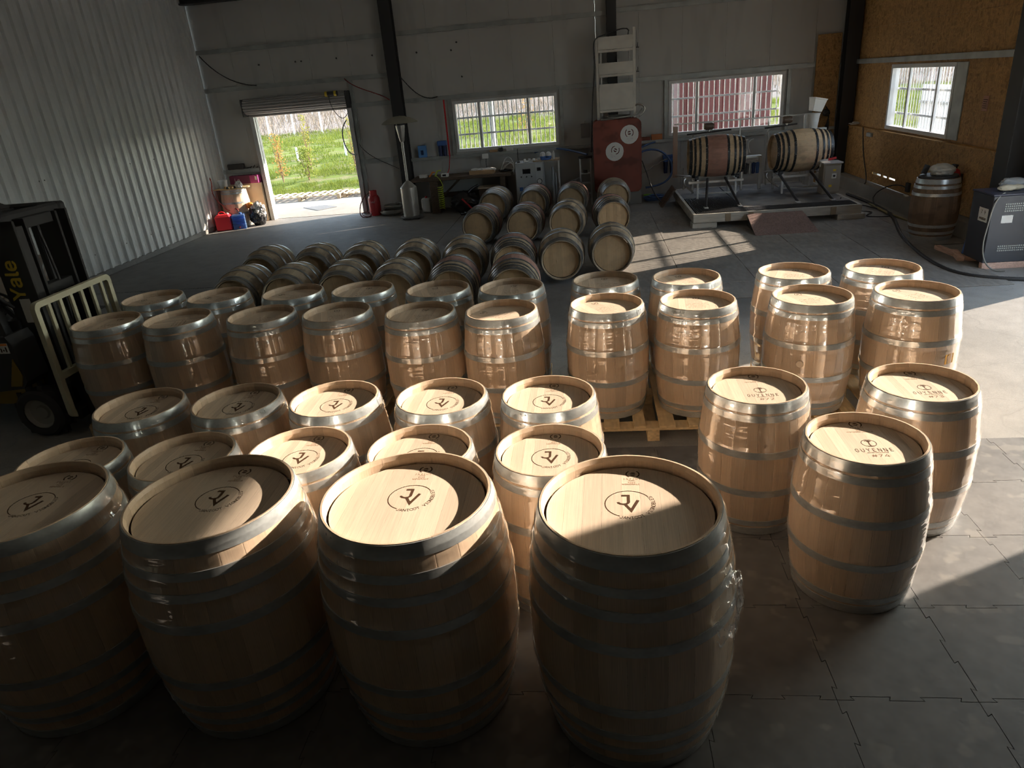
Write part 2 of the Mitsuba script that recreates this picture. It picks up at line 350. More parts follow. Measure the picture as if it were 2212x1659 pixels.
# standing barrels: two kinds of cooperage, each of the kits a different set of staves
FS = [barrel_kit(HS, RRS, RBS, HOOPS_S, sd, 26, OAK, OAKH, GALV, film=(0.03, 0.93)) for sd in (1, 2, 3)]
FP = [barrel_kit(HP, RRP, RBP, HOOPS_P, sd, 30, OAK, OAKH, GALV, na=3, nz=14, nb=9, hn=96, film=(0.05, 1.135, 220, 112, 30, 2.0)) for sd in (4, 5)]
ZS, ZP = HS-0.055, HP-0.055
JV_S, JV_P = head_jv(-0.01, ZS), head_jv(0.05, ZP)
ORD = ['leftmost', 'second from the left', 'third from the left', 'fourth from the left', 'fifth from the left', 'rightmost']
def order(i, n): return ORD[0] if i == 0 else (ORD[5] if i == n-1 else ORD[i])
def row(pts, z, kits, head, name, desc, where, group, rot=0):
    for i, (x, y) in enumerate(pts):
        k = kits[(i*2+len(pts)+int(y*3)) % len(kits)]
        hd = head(i) if callable(head) else head
        hr = rot+R.uniform(-2, 2) if not callable(head) else R.choice((0, 0, 170, 60, -75, 20))
        at = tr(x, y, max(z, 0.0138), rz=hr)
        place_barrel(k, name, f'{desc}, {order(i, len(pts))} in {where}', group, at, R.uniform(0, 360), hd)
row([(-2.83, 2.67), (-1.848, 2.69), (-0.882, 2.67), (0.124, 2.585)], 0, FP, JV_P, 'large_oak_barrel', 'large oak barrel with eight hoops', 'the front row', 'large barrels of the front row')
row([(-3.225, 3.47), (-2.499, 3.49), (-1.77, 3.515), (-1.030, 3.50), (-0.271, 3.453)], 0, FS, JV_S, 'oak_barrel', 'pale oak barrel with round monogram', 'the second row', 'monogram barrels of the second row')
row([(-3.261, 4.26), (-2.533, 4.28), (-1.804, 4.26), (-1.042, 4.235), (-0.314, 4.206)], 0, FS, JV_S, 'oak_barrel', 'pale oak barrel with round monogram', 'the third row', 'monogram barrels of the third row')
HL = [head_lines(s, ZS) for s in (11, 12, 13)]
hl = lambda i: HL[i % 3]
PZ = 0.144
row([(-4.627, 5.96), (-3.887, 5.94), (-3.045, 5.92), (-2.312, 5.895), (-1.507, 5.765), (-0.781, 5.70)], PZ, FS, hl, 'oak_barrel', 'film-wrapped barrel on a pallet', 'the fourth row', 'wrapped barrels on the left pallets, near row')
row([(-4.619, 6.735), (-3.857, 6.685), (-3.033, 6.655), (-2.287, 6.63), (-1.49, 6.495), (-0.761, 6.42)], PZ, FS, hl, 'oak_barrel', 'film-wrapped barrel on a pallet', 'the fifth row', 'wrapped barrels on the left pallets, far row')
for (x, y), w in zip([(0.126, 6.492), (0.87, 6.445), (0.117, 5.73), (0.867, 5.71)], ('far left', 'far right', 'near left', 'near right')):
    place_barrel(FS[int(x*7+y*3) % 3], 'oak_barrel', f'film-wrapped new oak barrel, {w} of the four on the middle pallet', 'wrapped barrels on the middle pallet', tr(x, y, PZ, rz=R.uniform(-30, 30)), R.uniform(0, 360), HL[int(y*9) % 3])
for (x, y), w in zip([(1.827, 6.44), (2.582, 6.40), (1.773, 5.686), (2.565, 5.66)], ('far left', 'far right', 'near left', 'near right')):
    place_barrel(FS[int(x*7+y*3) % 3], 'oak_barrel', f'film-wrapped new oak barrel, {w} of the four on the right pallet', 'wrapped barrels on the right pallet', tr(x, y, PZ, rz=R.uniform(-30, 30)), R.uniform(0, 360), HL[int(y*9) % 3])
for n, x, y, wd in (('72', 1.028, 4.234, 'MOYENNE LONGUE'), ('73', 2.012, 4.19, 'MOYENNE PLUS'), ('74', 1.436, 3.493, 'MOYENNE LONGUE')):
    place_barrel(FS[int(n) % 3], 'oak_barrel', {'72': 'film-wrapped numbered barrel at the back left of the trio of numbered barrels', '73': 'film-wrapped numbered barrel at the back right of the trio of numbered barrels', '74': 'film-wrapped numbered barrel standing in front of the other two numbered barrels'}[n], 'numbered barrels at the right', tr(x, y, 0.0138, rz=0), R.uniform(0, 360), head_guyenne(n, wd, ZS))

# barrels lying on their sides, heads towards the camera
LY = [barrel_kit(HS, 0.299, 0.364, HOOPS_S, sd, 24, OLD, OLDH, GALVD, nb=8, hn=56, nz=9, ends=1) for sd in (21, 22)]
LYB = [barrel_kit(HS, 0.299, 0.364, [(0.889, 0.947), (0.825, 0.868), (0.745, 0.785), (0.610, 0.652)], sd, 24, OLDR if sd != 24 else OLD, OLDH, h, nb=8, hn=56, nz=9, special=sp) for sd, h, sp in ((23, DARKHOOP, None), (24, GALVD, None), (25, DARKHOOP, None))]
def lie(x, y, a): return tr(x, y, 0.382 if x > -0.1 else 0.368, rz=math.degrees(a)) @ T().rotate([1, 0, 0], 90) @ T().translate([0, 0, -HS/2])
LROWS = [
    ('row before the red tank', [(-2.096, 16.2, -.10), (-1.2, 16.2, -.08), (-0.35, 16.15, -.08), (0.56, 16.15, .05)], [LYB[1], LYB[2], LYB[0], LYB[1]]),
    ('second row from the red tank', [(-2.09, 13.815, -.1), (-1.223, 13.65, -.08), (-0.406, 13.68, -.1), (0.415, 13.848, .08)], [LYB[0], LYB[0], LY[0], LYB[2]]),
    ('the longest lying row', [(-5.283, 10.906, .05), (-4.41, 10.844, .08), (-3.594, 10.77, .07), (-2.742, 10.76, .06), (-1.96, 10.79, .05), (-1.18, 10.68, .04), (-0.45, 10.8, .02), (0.32, 10.949, 0)], [LY[0], LY[1], LY[0], LY[0], LY[1], LYB[2], LY[1], LY[0]]),
    ('the nearest lying row', [(-5.061, 9.535, .09), (-4.296, 9.491, .07), (-3.5, 9.50, .08), (-2.716, 9.40, .07), (-1.90, 9.36, .07), (-1.05, 9.27, .05)], [LY[1], LY[0], LY[0], LY[1], LYB[2], LYB[0]])]
ORD8 = ['leftmost', 'second from the left', 'third from the left', 'fourth from the left', 'fifth from the left', 'sixth from the left', 'seventh from the left', 'rightmost']
LTONE = ['grey weathered', 'dark weathered', 'stained']
for wh, ps, ks in LROWS:
    for i, ((x, y, a), k) in enumerate(zip(ps, ks)):
        o = ORD8[7] if i == len(ps)-1 else ORD8[i]
        place_barrel(k, 'used_barrel', f'old barrel on its side, {o} in {wh}', 'used barrels lying on the floor in rows', lie(x, y, a), R.uniform(0, 360))

# odd bits that single barrels carry
def on_barrel(k, name, mesh, bsdf, bx_, by_, z, ang, r, smooth=False, label=None):
    put(k, name, P(mesh, bsdf, smooth), tr(bx_, by_, z, rz=math.degrees(ang)) @ T().translate([r, 0, 0]), label=label)
on_barrel('oak_barrel_028', 'bung', mv(lathe([(0, 0), (.030, 0), (.030, .010), (.026, .014), (0, .014)], 20), ry=90), OAKH, 1.773, 5.686, PZ+.475, math.atan2(-5.686, -1.773)-.12, .352, 30, 'wooden bung under the film')
on_barrel('oak_barrel_029', 'sticker', bx(.002, .09, .08, b=0), mat('orange_sticker', (.60, .30, .03), .6), 2.565, 5.66, PZ+.475, math.atan2(-5.66, -2.565)+.95, .354, False, 'orange sticker')
on_barrel('large_oak_barrel_003', 'loose_film', mv(crumple(.085, 5, (.45, 1.3, 1.6), .9, 4), 0, 0, 0), 'film', .124, 2.585, .80, -.55, .455, True, 'loose bulging end of the film')

# ------------------------------------------------------------------ setting
XL, XR, YB, YF = -9.6, 6.2, 18.4, -5.0
def _conc(p, n, uv):
    a = fbm(p.x*0.55, p.y*0.55, 1.0, octaves=4); b = fbm(p.x*6, p.y*6, 2.0, octaves=3); c = noise(p.x*160, p.y*160)
    crack = smoothstep(0.012, 0.0, dr.abs(fbm(p.x*1.3+4, p.y*1.3, 5.0, octaves=4)-0.52))
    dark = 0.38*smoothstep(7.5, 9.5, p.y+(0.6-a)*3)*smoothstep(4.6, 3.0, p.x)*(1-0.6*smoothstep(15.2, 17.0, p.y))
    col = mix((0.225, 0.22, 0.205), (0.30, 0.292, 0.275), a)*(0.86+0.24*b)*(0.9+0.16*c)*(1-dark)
    return col*(1-0.10*crack)
CONC = mat('concrete', _conc, 0.7, spec=0.3, bump=(lambda p, n, uv: fbm(p.x*60, p.y*60, 1.0, octaves=2), 0.0008))
def _matc(p, n, uv):
    a = fbm(p.x*2.1, p.y*2.1, 3.0, octaves=4); b = fbm(p.x*14, p.y*14, 2.0, octaves=3); s = smoothstep(0.62, 0.8, fbm(p.x*9+3, p.y*9, 7.0, octaves=3))
    col = mix((0.085, 0.083, 0.082), (0.16, 0.157, 0.152), a)*(0.8+0.4*b)
    return mix(col, (0.30, 0.285, 0.25), 0.28*s)
RUB = mat('rubber_mat', _matc, 0.6, spec=0.4, bump=(lambda p, n, uv: fbm(p.x*80, p.y*80, 1.0, octaves=2), 0.0006))
FTILE = mat('floor_tile', lambda p, n, uv: mix((0.16, 0.15, 0.135), (0.25, 0.235, 0.21), fbm(p.x*1.7, p.y*1.7, 2.0, octaves=4))*(0.8+0.35*fbm(p.x*25, p.y*8, 1.0)), 0.72, spec=0.3)
WHITEM = mat('white_sheet_metal', lambda p, n, uv: mi.Color3f(0.54, 0.555, 0.55)*(0.88+0.18*fbm(p.x*3, p.y*3, p.z*0.8, octaves=4)), 0.42, spec=0.5)
def _sand(p, n, uv):
    a = fbm(p.x*1.1, p.y, p.z*0.5, octaves=3); s = smoothstep(0.55, 0.8, fbm(p.x*5, 1.0, p.z*0.7, octaves=3))
    return mi.Color3f(0.45, 0.445, 0.425)*(0.92+0.12*a)*(1-0.08*s)
SAND = mat('sandwich_panel', _sand, 0.55, spec=0.4)
GIRT = mat('girt_steel', lambda p, n, uv: mi.Color3f(0.34, 0.36, 0.35)*(0.75+0.5*fbm(p.x*6, p.y*6, p.z*6)), 0.45, metal=0.3)
BLACK = mat('black_steel', (0.034, 0.035, 0.036), 0.5, spec=0.4)
DARKM = mat('dark_metal', (0.05, 0.05, 0.052), 0.45, metal=0.3)
def osb_fn(u, v):
    def fn(p, n, uv):
        x, y = u(p), v(p)
        f1, f2, r1 = voronoi(x*28, y*7.5); g1, g2, r2 = voronoi(x*11+5, y*30+3); h1, h2, r3 = voronoi(x*40+9, y*14)
        t = dr.select(r2 > 0.62, r2, dr.select(r1 > 0.35, r1, r3))
        a = mix((0.25, 0.125, 0.042), (0.52, 0.31, 0.12), dr.clip(0.1+0.8*t, 0, 1))
        return a*(0.8+0.35*noise(x*160, y*40))*(0.78+0.22*smoothstep(0.0, 0.12, f2-f1))
    return fn
OSBX = mat('osb_right', osb_fn(lambda p: p.y, lambda p: p.z), 0.65, spec=0.3)
OSBY = mat('osb_back', osb_fn(lambda p: p.x, lambda p: p.z), 0.65, spec=0.3)
OSBL = mat('osb_low', osb_fn(lambda p: p.y*0.6+p.z*0.8, lambda p: p.z*0.6-p.y*0.8), 0.65, spec=0.3)
WHITEP = mat('white_upvc', (0.62, 0.63, 0.63), 0.4)
ROOFM = mat('roof_sheet', (0.55, 0.55, 0.53), 0.6)

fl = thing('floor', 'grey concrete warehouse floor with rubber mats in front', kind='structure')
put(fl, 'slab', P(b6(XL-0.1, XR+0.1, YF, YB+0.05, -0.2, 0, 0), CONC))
# interlocking rubber mats, 0.64 m, with dovetailed edges, a couple of millimetres between them
def jig(w, tabs=2, sgn=1):
    """an edge from 0 to w with tabs sticking out by d"""
    d, pts = 0.022*sgn, [(0, 0)]
    st = w/(2*tabs)
    for i in range(tabs):
        a, b = (2*i+0.5)*st, (2*i+1.5)*st
        pts += [(a, 0), (a-0.012, d), (b+0.012, d), (b, 0)]
    return pts+[(w, 0)]
MW = 0.64
def mat_poly(px, py, nx, ny):
    """px..: whether there is a neighbour; tabs out on +x and +y, sockets on -x and -y"""
    bot = [(x, y) for x, y in (jig(MW) if py else [(0, 0), (MW, 0)])]
    rgt = [(MW+y, x) for x, y in (jig(MW) if nx else [(0, 0), (MW, 0)])]
    top = [(x, MW+y) for x, y in (jig(MW) if ny else [(0, 0), (MW, 0)])][::-1]
    lft = [(y, x) for x, y in (jig(MW) if px else [(0, 0), (MW, 0)])][::-1]
    return Polygon(bot+rgt+top+lft).buffer(-0.0016, join_style='mitre')
MX0, MY0, MNX, MNY = -4.66, 0.04, 13, 8
mcache = {}
for i in range(MNX):
    for j in range(MNY):
        key = (i > 0, j > 0, i < MNX-1, j < MNY-1)
        if key not in mcache: mcache[key] = P(prism(mat_poly(*key), 0.012, 0.0), RUB)
        x, y = MX0+i*MW, MY0+j*MW
        put(fl, 'mat', mcache[key], tr(x, y, 0.0005+R.uniform(0, 0.0012)))
# thin square tiles in the far half
tcache = [P(bx(0.995, 0.745, 0.012, (0, 0, 0.006), 0.003), FTILE), P(bx(0.44, 0.745, 0.012, (0, 0, 0.006), 0.003), FTILE)]
for j in range(9):
    y = 9.55+0.75*j
    for i in range(6):
        x = 0.83+1.0*i if j % 1 == 0 else 0
        if (x > 5.0 and y < 11.2) or (1.9 < x and y > 13.5): continue
        put(fl, 'tile', tcache[0], tr(x, y, R.uniform(0, 0.003), rz=R.uniform(-.3, .3)))

JOINT = mat('joint_filler', (0.05, 0.048, 0.045), 0.8)
put(fl, 'joint', P(b6(-9.5, 0.30, 11.33, 11.35, 0, 0.0015, 0), JOINT)); put(fl, 'joint', P(b6(-3.1, -3.085, 11.35, 18.3, 0, 0.0012, 0), JOINT)); put(fl, 'joint', P(b6(-1.9, -1.885, 11.35, 18.3, 0, 0.0012, 0), JOINT))
# left wall: trapezoidal white sheets, one metre each
def ribbed(w, h, pitch, rib, depth, stiff=True):
    """profile in plan along y, sticking out to +x; a solid sheet of 3 mm"""
    pts, y = [], 0
    n = int(round(w/pitch))
    for i in range(n):
        y0 = i*pitch
        pts += [(0, y0)]
        if stiff: pts += [(0, y0+0.30*pitch), (0.004, y0+0.33*pitch), (0, y0+0.36*pitch)]
        pts += [(0, y0+pitch-rib*1.9), (depth, y0+pitch-rib*1.45), (depth, y0+pitch-rib*0.45), (0, y0+pitch-0.0)]
    pts.append((0.0, w))
    pts = [p for i, p in enumerate(pts) if i == 0 or p != pts[i-1]]
    back = [(x-0.003, yy) for x, yy in reversed(pts)]
    return prism(Polygon(pts+back).buffer(0), h)
wl = thing('wall_left', 'white corrugated sheet metal wall on the left', kind='structure')
sheet = P(ribbed(1.12, 7.3, 0.28, 0.05, 0.042), WHITEM)
SCREW = P(trimesh.creation.icosphere(1, 0.011), DARKM)
for i in range(21): put(wl, 'sheet', sheet, tr(XL, YB-0.02-1.12*(i+1), 0.10))
put(wl, 'plinth', P(b6(XL-0.1, XL+0.06, YF, YB, 0, 0.10), CONC))
for i in range(7):
    for z, dy in ((1.95, 0), (0.45, 0.1)):
        for q in (0.12, 0.45):
            if R.random() < 0.75: put(wl, 'screw', SCREW, tr(XL+0.004, YB-1.2-i*0.9-dy+q*0.4, z))
# back wall: flat panels with openings for the roller door and two windows
wb = thing('wall_back', 'pale grey panelled back wall with steel girts', kind='structure')
DOOR = (-8.46, -5.90, 0, 2.63); W1 = (-3.27, -0.68, 1.36, 2.56); W2 = (2.0, 4.68, 1.36, 2.60)
holes = unary_union([sbox(a, c, b, d) for a, b, c, d in (DOOR, W1, W2)])
def panel_back(x0, x1, z0=0.0, z1=7.3):
    q = sbox(x0+0.0015, z0, x1-0.0015, z1).difference(holes)
    m = upright(prism(q, 0.12)); m.apply_translation((0, YB+0.12, 0)); return m
x = XL-0.1
while x < XR+0.1:
    put(wb, 'panel', P(panel_back(x, min(x+1.0, XR+0.12)), SAND)); x += 1.0
def girt(x0, x1, z, h=0.10, d=0.055, parent=None, y=YB):
    c = cat([b6(x0, x1, y-d, y, z-h/2, z-h/2+0.006, 0.001), b6(x0, x1, y-d, y-d+0.004, z-h/2, z+h/2, 0.001), b6(x0, x1, y-d, y, z+h/2-0.006, z+h/2, 0.001)])
    put(parent or wb, 'girt', P(c, GIRT))
for x0, x1, z in ((XL, -4.75, 4.17), (-4.45, 0.55, 4.17), (0.79, 5.85, 4.20), (XL, -4.75, 3.29), (-5.85, -4.75, 2.66), (-4.45, 0.55, 2.66), (0.79, 5.32, 2.68), (-5.85, -4.75, 1.31), (XL, -8.55, 1.31)):
    girt(x0, x1, z)
for x0, x1 in ((-4.45, 0.55), (0.79, 5.85)):   # window-height girts that serve as shelves
    put(wb, 'shelf', P(b6(x0, x1, YB-0.16, YB, 1.285, 1.30, 0.002), GIRT)); put(wb, 'girt', P(b6(x0, x1, YB-0.162, YB-0.157, 1.235, 1.305, 0.001), GIRT))
for xx in (-3.33, -0.58, 1.93, 4.77):
    put(wb, 'jamb', P(b6(xx-0.04, xx+0.04, YB-0.06, YB, 1.30, 2.63, 0.003), GIRT))
put(wb, 'board', P(b6(5.33, 5.86, YB-0.09, YB-0.07, 0.0, 3.30, 0.002), OSBY), label='orange-brown chipboard panel')
FEATHER = P(cat([bar((0, 0, 0), (0, -0.05, 0.0), 0.008, 6), mv(trimesh.creation.icosphere(1, 0.022), 0, -0.05, 0)]), DARKM)
for px_, pz in ((-8.0, 3.78), (-7.05, 3.77), (-6.9, 3.77), (-6.0, 3.76), (-5.1, 3.75), (-4.0, 3.72), (-3.15, 3.70), (-3.0, 3.86), (-2.95, 3.1)):
    put(wb, 'bolt', FEATHER, tr(px_, YB, pz))
# right wall: chipboard upstairs, a dado standing proud, a window and a wide gate opening beyond the frame
wr = thing('wall_right', 'orange-brown chipboard wall on the right', kind='structure')
XU = XR+0.0
W3 = (13.42, 16.12, 1.36, 2.58)
GATE = (5.42, 9.26, 0.0, 4.38)
hole_r = unary_union([sbox(W3[0], W3[2], W3[1], W3[3]), sbox(GATE[0], GATE[2], GATE[1], GATE[3])])
def panel_right(y0, y1, z0, z1, x=XU, t=0.02):
    q = sbox(y0+0.0015, z0+0.0015, y1-0.0015, z1-0.0015).difference(hole_r)
    m = prism(q, t); v = m.vertices; m = trimesh.Trimesh(np.stack([x+v[:, 2], v[:, 0], v[:, 1]], -1), m.faces, process=False); return m
for y0, y1, z0, z1 in ((11.1, 18.4, 2.62, 3.32), (11.1, 18.4, 3.32, 4.6), (11.1, 18.4, 4.6, 7.3), (11.1, W3[0], 1.33, 2.62), (W3[0], W3[1], 1.33, 2.62), (W3[1], 18.4, 1.33, 2.62)):
    put(wr, 'board', P(panel_right(y0, y1, z0, z1), OSBX))
slots = unary_union([sbox(15.08, .435, 15.42, .475), sbox(15.50, .435, 15.72, .475), sbox(15.82, .435, 16.30, .475)])
for y0, y1 in ((11.1, 13.4), (13.4, 15.0), (15.0, 18.32)):
    m = prism(sbox(y0+.002, .265, y1-.002, 1.30).difference(slots), .02); v = m.vertices
    put(wr, 'dado_board', P(trimesh.Trimesh(np.stack([XR-.10+v[:, 2], v[:, 0], v[:, 1]], -1), m.faces, process=False), OSBL))
m = prism(sbox(YF, 0, YB+.1, 7.3).difference(unary_union([hole_r, sbox(14.9, .30, 16.5, .60)])), .05); v = m.vertices
put(wr, 'cladding', P(trimesh.Trimesh(np.stack([XR+.085+v[:, 2], v[:, 0], v[:, 1]], -1), m.faces, process=False), WHITEM))
put(wr, 'ledge', P(b6(XR-0.12, XR+0.0, 11.1, 18.35, 1.30, 1.33, 0.003), OSBL))
put(wr, 'curb', P(hull([(XR-0.33, y, 0) for y in (10.65, 18.3)]+[(XR-0.27, y, 0.24) for y in (10.65, 18.3)]+[(XR, y, 0) for y in (10.65, 18.3)]+[(XR, y, 0.26) for y in (10.65, 18.3)]), CONC))
put(wr, 'girt', P(b6(XR-0.07, XR, 11.1, 18.35, 2.62, 2.72, 0.003), GIRT))
for y0, y1, z0, z1 in ((9.26, 11.1, 0, 7.3), (5.42, 9.26, 4.38, 7.3), (YF, 5.42, 0, 7.3)):
    put(wr, 'panel', P(panel_right(y0, y1, z0, z1, XR, 0.08), SAND))
wf = thing('wall_front', 'dark wall behind the camera', kind='structure'); put(wf, 'panel', P(b6(XL-0.1, XR+0.1, YF-0.1, YF, 0, 8.5, 0), mat('dark_wall', (0.07, 0.065, 0.06), 0.7)))
ce = thing('ceiling', 'grey sheet metal roof lining high above', kind='structure')
put(ce, 'sheet', P(hull([(x, y, z+dz) for x in (XL-0.1, XR+0.1) for y, z in ((YB+0.1, 5.36), (6.5, 7.1)) for dz in (0, 0.06)]), ROOFM))
put(ce, 'sheet', P(hull([(x, y, z+dz) for x in (XL-0.1, XR+0.1) for y, z in ((YF-0.1, 5.4), (6.5, 7.1)) for dz in (0, 0.06)]), ROOFM))
tb = thing('trim_1', 'black steel eaves beam along the top of the back wall', kind='structure'); put(tb, None, P(cat([b6(XL, XR, YB-0.30, YB-0.02, 5.21, 5.24, .003), b6(XL, XR, YB-0.17, YB-0.15, 5.21, 5.5, .003)]), BLACK))
# steel columns
def column(x, y, h, label, wide=0.28, deep=0.26, along='x'):
    t = thing('steel_column', label, 'column', 'black steel columns of the hall')
    if along == 'x':
        put(t, 'flange', P(b6(x-wide/2, x+wide/2, y-deep, y-deep+0.016, 0, h, 0.002), BLACK)); put(t, 'flange', P(b6(x-wide/2, x+wide/2, y-0.016, y, 0, h, 0.002), BLACK))
        put(t, 'web', P(b6(x-0.007, x+0.007, y-deep+.016, y-.016, 0, h, 0.001), BLACK)); put(t, 'base_plate', P(b6(x-wide/2-.03, x+wide/2+.03, y-deep-.03, y, 0, 0.02, .003), BLACK))
    else:
        put(t, 'flange', P(b6(x-deep, x-deep+0.016, y-wide/2, y+wide/2, 0, h, 0.002), BLACK)); put(t, 'flange', P(b6(x-0.016, x, y-wide/2, y+wide/2, 0, h, 0.002), BLACK))
        put(t, 'web', P(b6(x-deep+.016, x-.016, y-0.007, y+0.007, 0, h, 0.001), BLACK)); put(t, 'base_plate', P(b6(x-deep-.03, x, y-wide/2-.03, y+wide/2+.03, 0, 0.02, .003), BLACK))
column(-4.60, YB-0.005, 5.2, 'black steel column on the back wall beside the patio heater')
column(0.67, YB-0.005, 5.2, 'black steel column behind the tall ladder rack and red tank', wide=0.22)
column(6.03, YB-0.11, 5.2, 'black steel column in the corner between the two chipboard walls', wide=0.30)
column(XR-0.01, 10.95, 6.0, 'black steel column at the right edge of the picture', wide=0.34, deep=0.36, along='y')
column(XR-0.01, 5.24, 6.0, 'black steel column at the near side of the gate opening', wide=0.34, deep=0.30, along='y')
# windows
def window(n, axis, a0, a1, z0, z1, splits, label, bars, rails, deep=0.05, bw=0.010):
    w = thing(f'window_{n}', label, kind='structure')
    def box(u0, u1, q0, q1, v0, v1, b=0.003):
        return b6(u0, u1, YB+q0, YB+q1, v0, v1, b) if axis == 'y' else b6(XR+q0, XR+q1, u0, u1, v0, v1, b)
    fw = 0.07
    put(w, 'frame', P(cat([box(a0, a1, -0.03, 0.12, z0, z0+fw), box(a0, a1, -0.03, 0.12, z1-fw, z1), box(a0, a0+fw, -0.03, 0.12, z0+fw, z1-fw), box(a1-fw, a1, -0.03, 0.12, z0+fw, z1-fw)]), WHITEP))
    for s in splits: put(w, 'mullion', P(box(s-0.03, s+0.03, 0.02, 0.07, z0+fw, z1-fw), WHITEP))
    ed = [a0+fw]+list(splits)+[a1-fw]
    for s0, s1 in zip(ed[:-1], ed[1:]):
        if axis == 'y': v = [(s0, YB+0.045, z0+fw), (s1, YB+0.045, z0+fw), (s1, YB+0.045, z1-fw), (s0, YB+0.045, z1-fw)]
        else: v = [(XR+0.045, s0, z0+fw), (XR+0.045, s1, z0+fw), (XR+0.045, s1, z1-fw), (XR+0.045, s0, z1-fw)]
        put(w, 'pane', P(trimesh.Trimesh(v, [(0, 1, 2), (0, 2, 3)], process=False), 'pane_glass'))
    k = int((a1-a0)/bars)
    for i in range(1, k): 
        u = a0+(a1-a0)*i/k
        put(w, 'bar', P(box(u-bw, u+bw, 0.14, 0.14+deep, z0-0.05, z1+0.05, 0.002), WHITEP))
    for z in rails: put(w, 'rail', P(box(a0-0.05, a1+0.05, 0.145, 0.175, z-0.02, z+0.02, 0.002), WHITEP))
window(1, 'y', *W1, (-2.62, -1.40), 'three-light white window with outside bars over the workbench', 0.112, (1.76, 2.15), deep=0.052)
window(2, 'y', *W2, (2.66, 4.0), 'white barred window with a dark red container outside', 0.118, (1.78, 2.18), deep=0.052)
window(3, 'x', *W3, (14.15, 15.35), 'white barred window in the chipboard wall on the right', 0.115, (1.66, 2.12), deep=0.012, bw=0.007)
put('window_3', 'reveal', P(b6(XR-0.02, XR+0.1, W3[0]-0.36, W3[0], W3[2], W3[3], 0.003), GIRT))
# roller door
d1 = thing('door_1', 'open doorway with a rolled-up slatted shutter above', kind='structure')
ROLL = mat('shutter_slat', (0.36, 0.345, 0.335), 0.4, metal=0.25)
hs = mv(trimesh.creation.cylinder(0.034, 2.66, sections=14), ry=90); hs.apply_scale((1, 1, 1)); hs = P(hs, ROLL, 35)
for i in range(16):
    a = math.radians(i*22.5); r = 0.155
    put(d1, 'slat', hs, tr(-7.17, YB-0.22+r*math.cos(a), 2.84+r*math.sin(a)))
for i in range(3): put(d1, 'slat', hs, tr(-7.17, YB-0.075, 2.625+0.06*i))
put(d1, 'axle', P(mv(trimesh.creation.cylinder(0.14, 2.7, sections=20), ry=90), DARKM, 30), tr(-7.17, YB-0.22, 2.84))
for s, xx in ((-1, -8.52), (1, -5.82)): 
    put(d1, 'bracket', P(b6(xx-0.012, xx+0.012, YB-0.40, YB-0.0, 2.62, 3.02, 0.003), DARKM)); 
for s, xx in ((-1, -8.46), (1, -5.88)): put(d1, 'guide', P(cat([b6(xx-0.05, xx+0.05, YB-0.10, YB+0.0, 0, 2.66, 0.003)]), WHITEM))
put(d1, 'jamb', P(b6(-8.44, -8.40, YB, YB+0.12, 0, 2.63, .002), WHITEM)); put(d1, 'jamb', P(b6(-5.93, -5.90, YB, YB+0.12, 0, 2.63, .002), WHITEM))
put(d1, 'frame', P(b6(-5.80, -5.72, YB-0.06, YB, 0, 3.25, .003), GIRT))
YEL = mat('yellow_paint', (0.62, 0.45, 0.03), 0.5)
put(d1, 'motor', P(cat([mv(trimesh.creation.cylinder(0.055, 0.30, sections=16), -6.15, YB-0.42, 2.98, ry=90)]), DARKM, 30)); put(d1, 'motor_cap', P(mv(trimesh.creation.cylinder(0.06, 0.06, sections=16), -6.28, YB-0.42, 2.98, ry=90), YEL, 30)); put(d1, 'motor_cap', P(mv(trimesh.creation.cylinder(0.06, 0.06, sections=16), -6.05, YB-0.42, 2.98, ry=90), YEL, 30))
put(d1, 'chain', P(tube(spline([(-6.2, YB-0.45, 2.95), (-6.15, YB-0.45, 2.6), (-6.0, YB-0.3, 2.4), (-5.9, YB-0.2, 2.5)], 20), 0.008, 5), DARKM, True))

# ------------------------------------------------------------------ outdoors
def _ground(p, n, uv):
    a = fbm(p.x*0.8, p.y*0.8, 1.0, octaves=4); b = fbm(p.x*7, p.y*7, 2.0, octaves=3)
    g = mix((0.07, 0.10, 0.02), (0.15, 0.18, 0.045), a); d = mix((0.14, 0.12, 0.07), (0.24, 0.20, 0.13), b)
    t = smoothstep(0.5, 0.66, fbm(p.x*1.7, p.y*3.1, 9.0, octaves=4))
    v = smoothstep(39.0, 43.0, p.y+6*(a-0.5))
    return mix(mix(g, d, t*0.6), mix((0.18, 0.155, 0.135), (0.25, 0.215, 0.19), b), v)
GRND = mat('meadow', _ground, 0.9, spec=0.1)
GRAV = mat('yard_gravel', lambda p, n, uv: mix((0.42, 0.39, 0.34), (0.56, 0.53, 0.47), fbm(p.x*3, p.y*3, 1.0, octaves=4))*(0.85+0.3*noise(p.x*70, p.y*70)), 0.85, spec=0.2)
def hillz(x, y): return np.maximum(0, (np.asarray(y)-23.0))*0.062
gx, gy = np.meshgrid(np.linspace(-90, 90, 91), np.r_[np.linspace(22.6, 60, 60), np.linspace(62, 170, 30)])
gz = hillz(gx, gy)+0.10*(meshkit.fbm(np.stack([gx*0.5, gy*0.5, 0*gx], -1), 3, 3)-0.5)*np.clip((gy-23)/3, 0, 1)-0.02
def gridmesh(X, Y, Z):
    h, w = X.shape; i, j = np.meshgrid(np.arange(h-1), np.arange(w-1), indexing='ij'); a = i*w+j
    f = np.concatenate([np.stack([a, a+1, a+w+1], -1).reshape(-1, 3), np.stack([a, a+w+1, a+w], -1).reshape(-1, 3)])
    return trimesh.Trimesh(np.stack([X, Y, Z], -1).reshape(-1, 3), f, process=False)
hl_ = thing('hillside', 'grassy hillside rising behind the hall to bare vines', kind='structure'); put(hl_, None, P(gridmesh(gx, gy, gz), GRND, True))
yd = thing('yard', 'pale concrete and gravel yard around the hall', kind='structure')
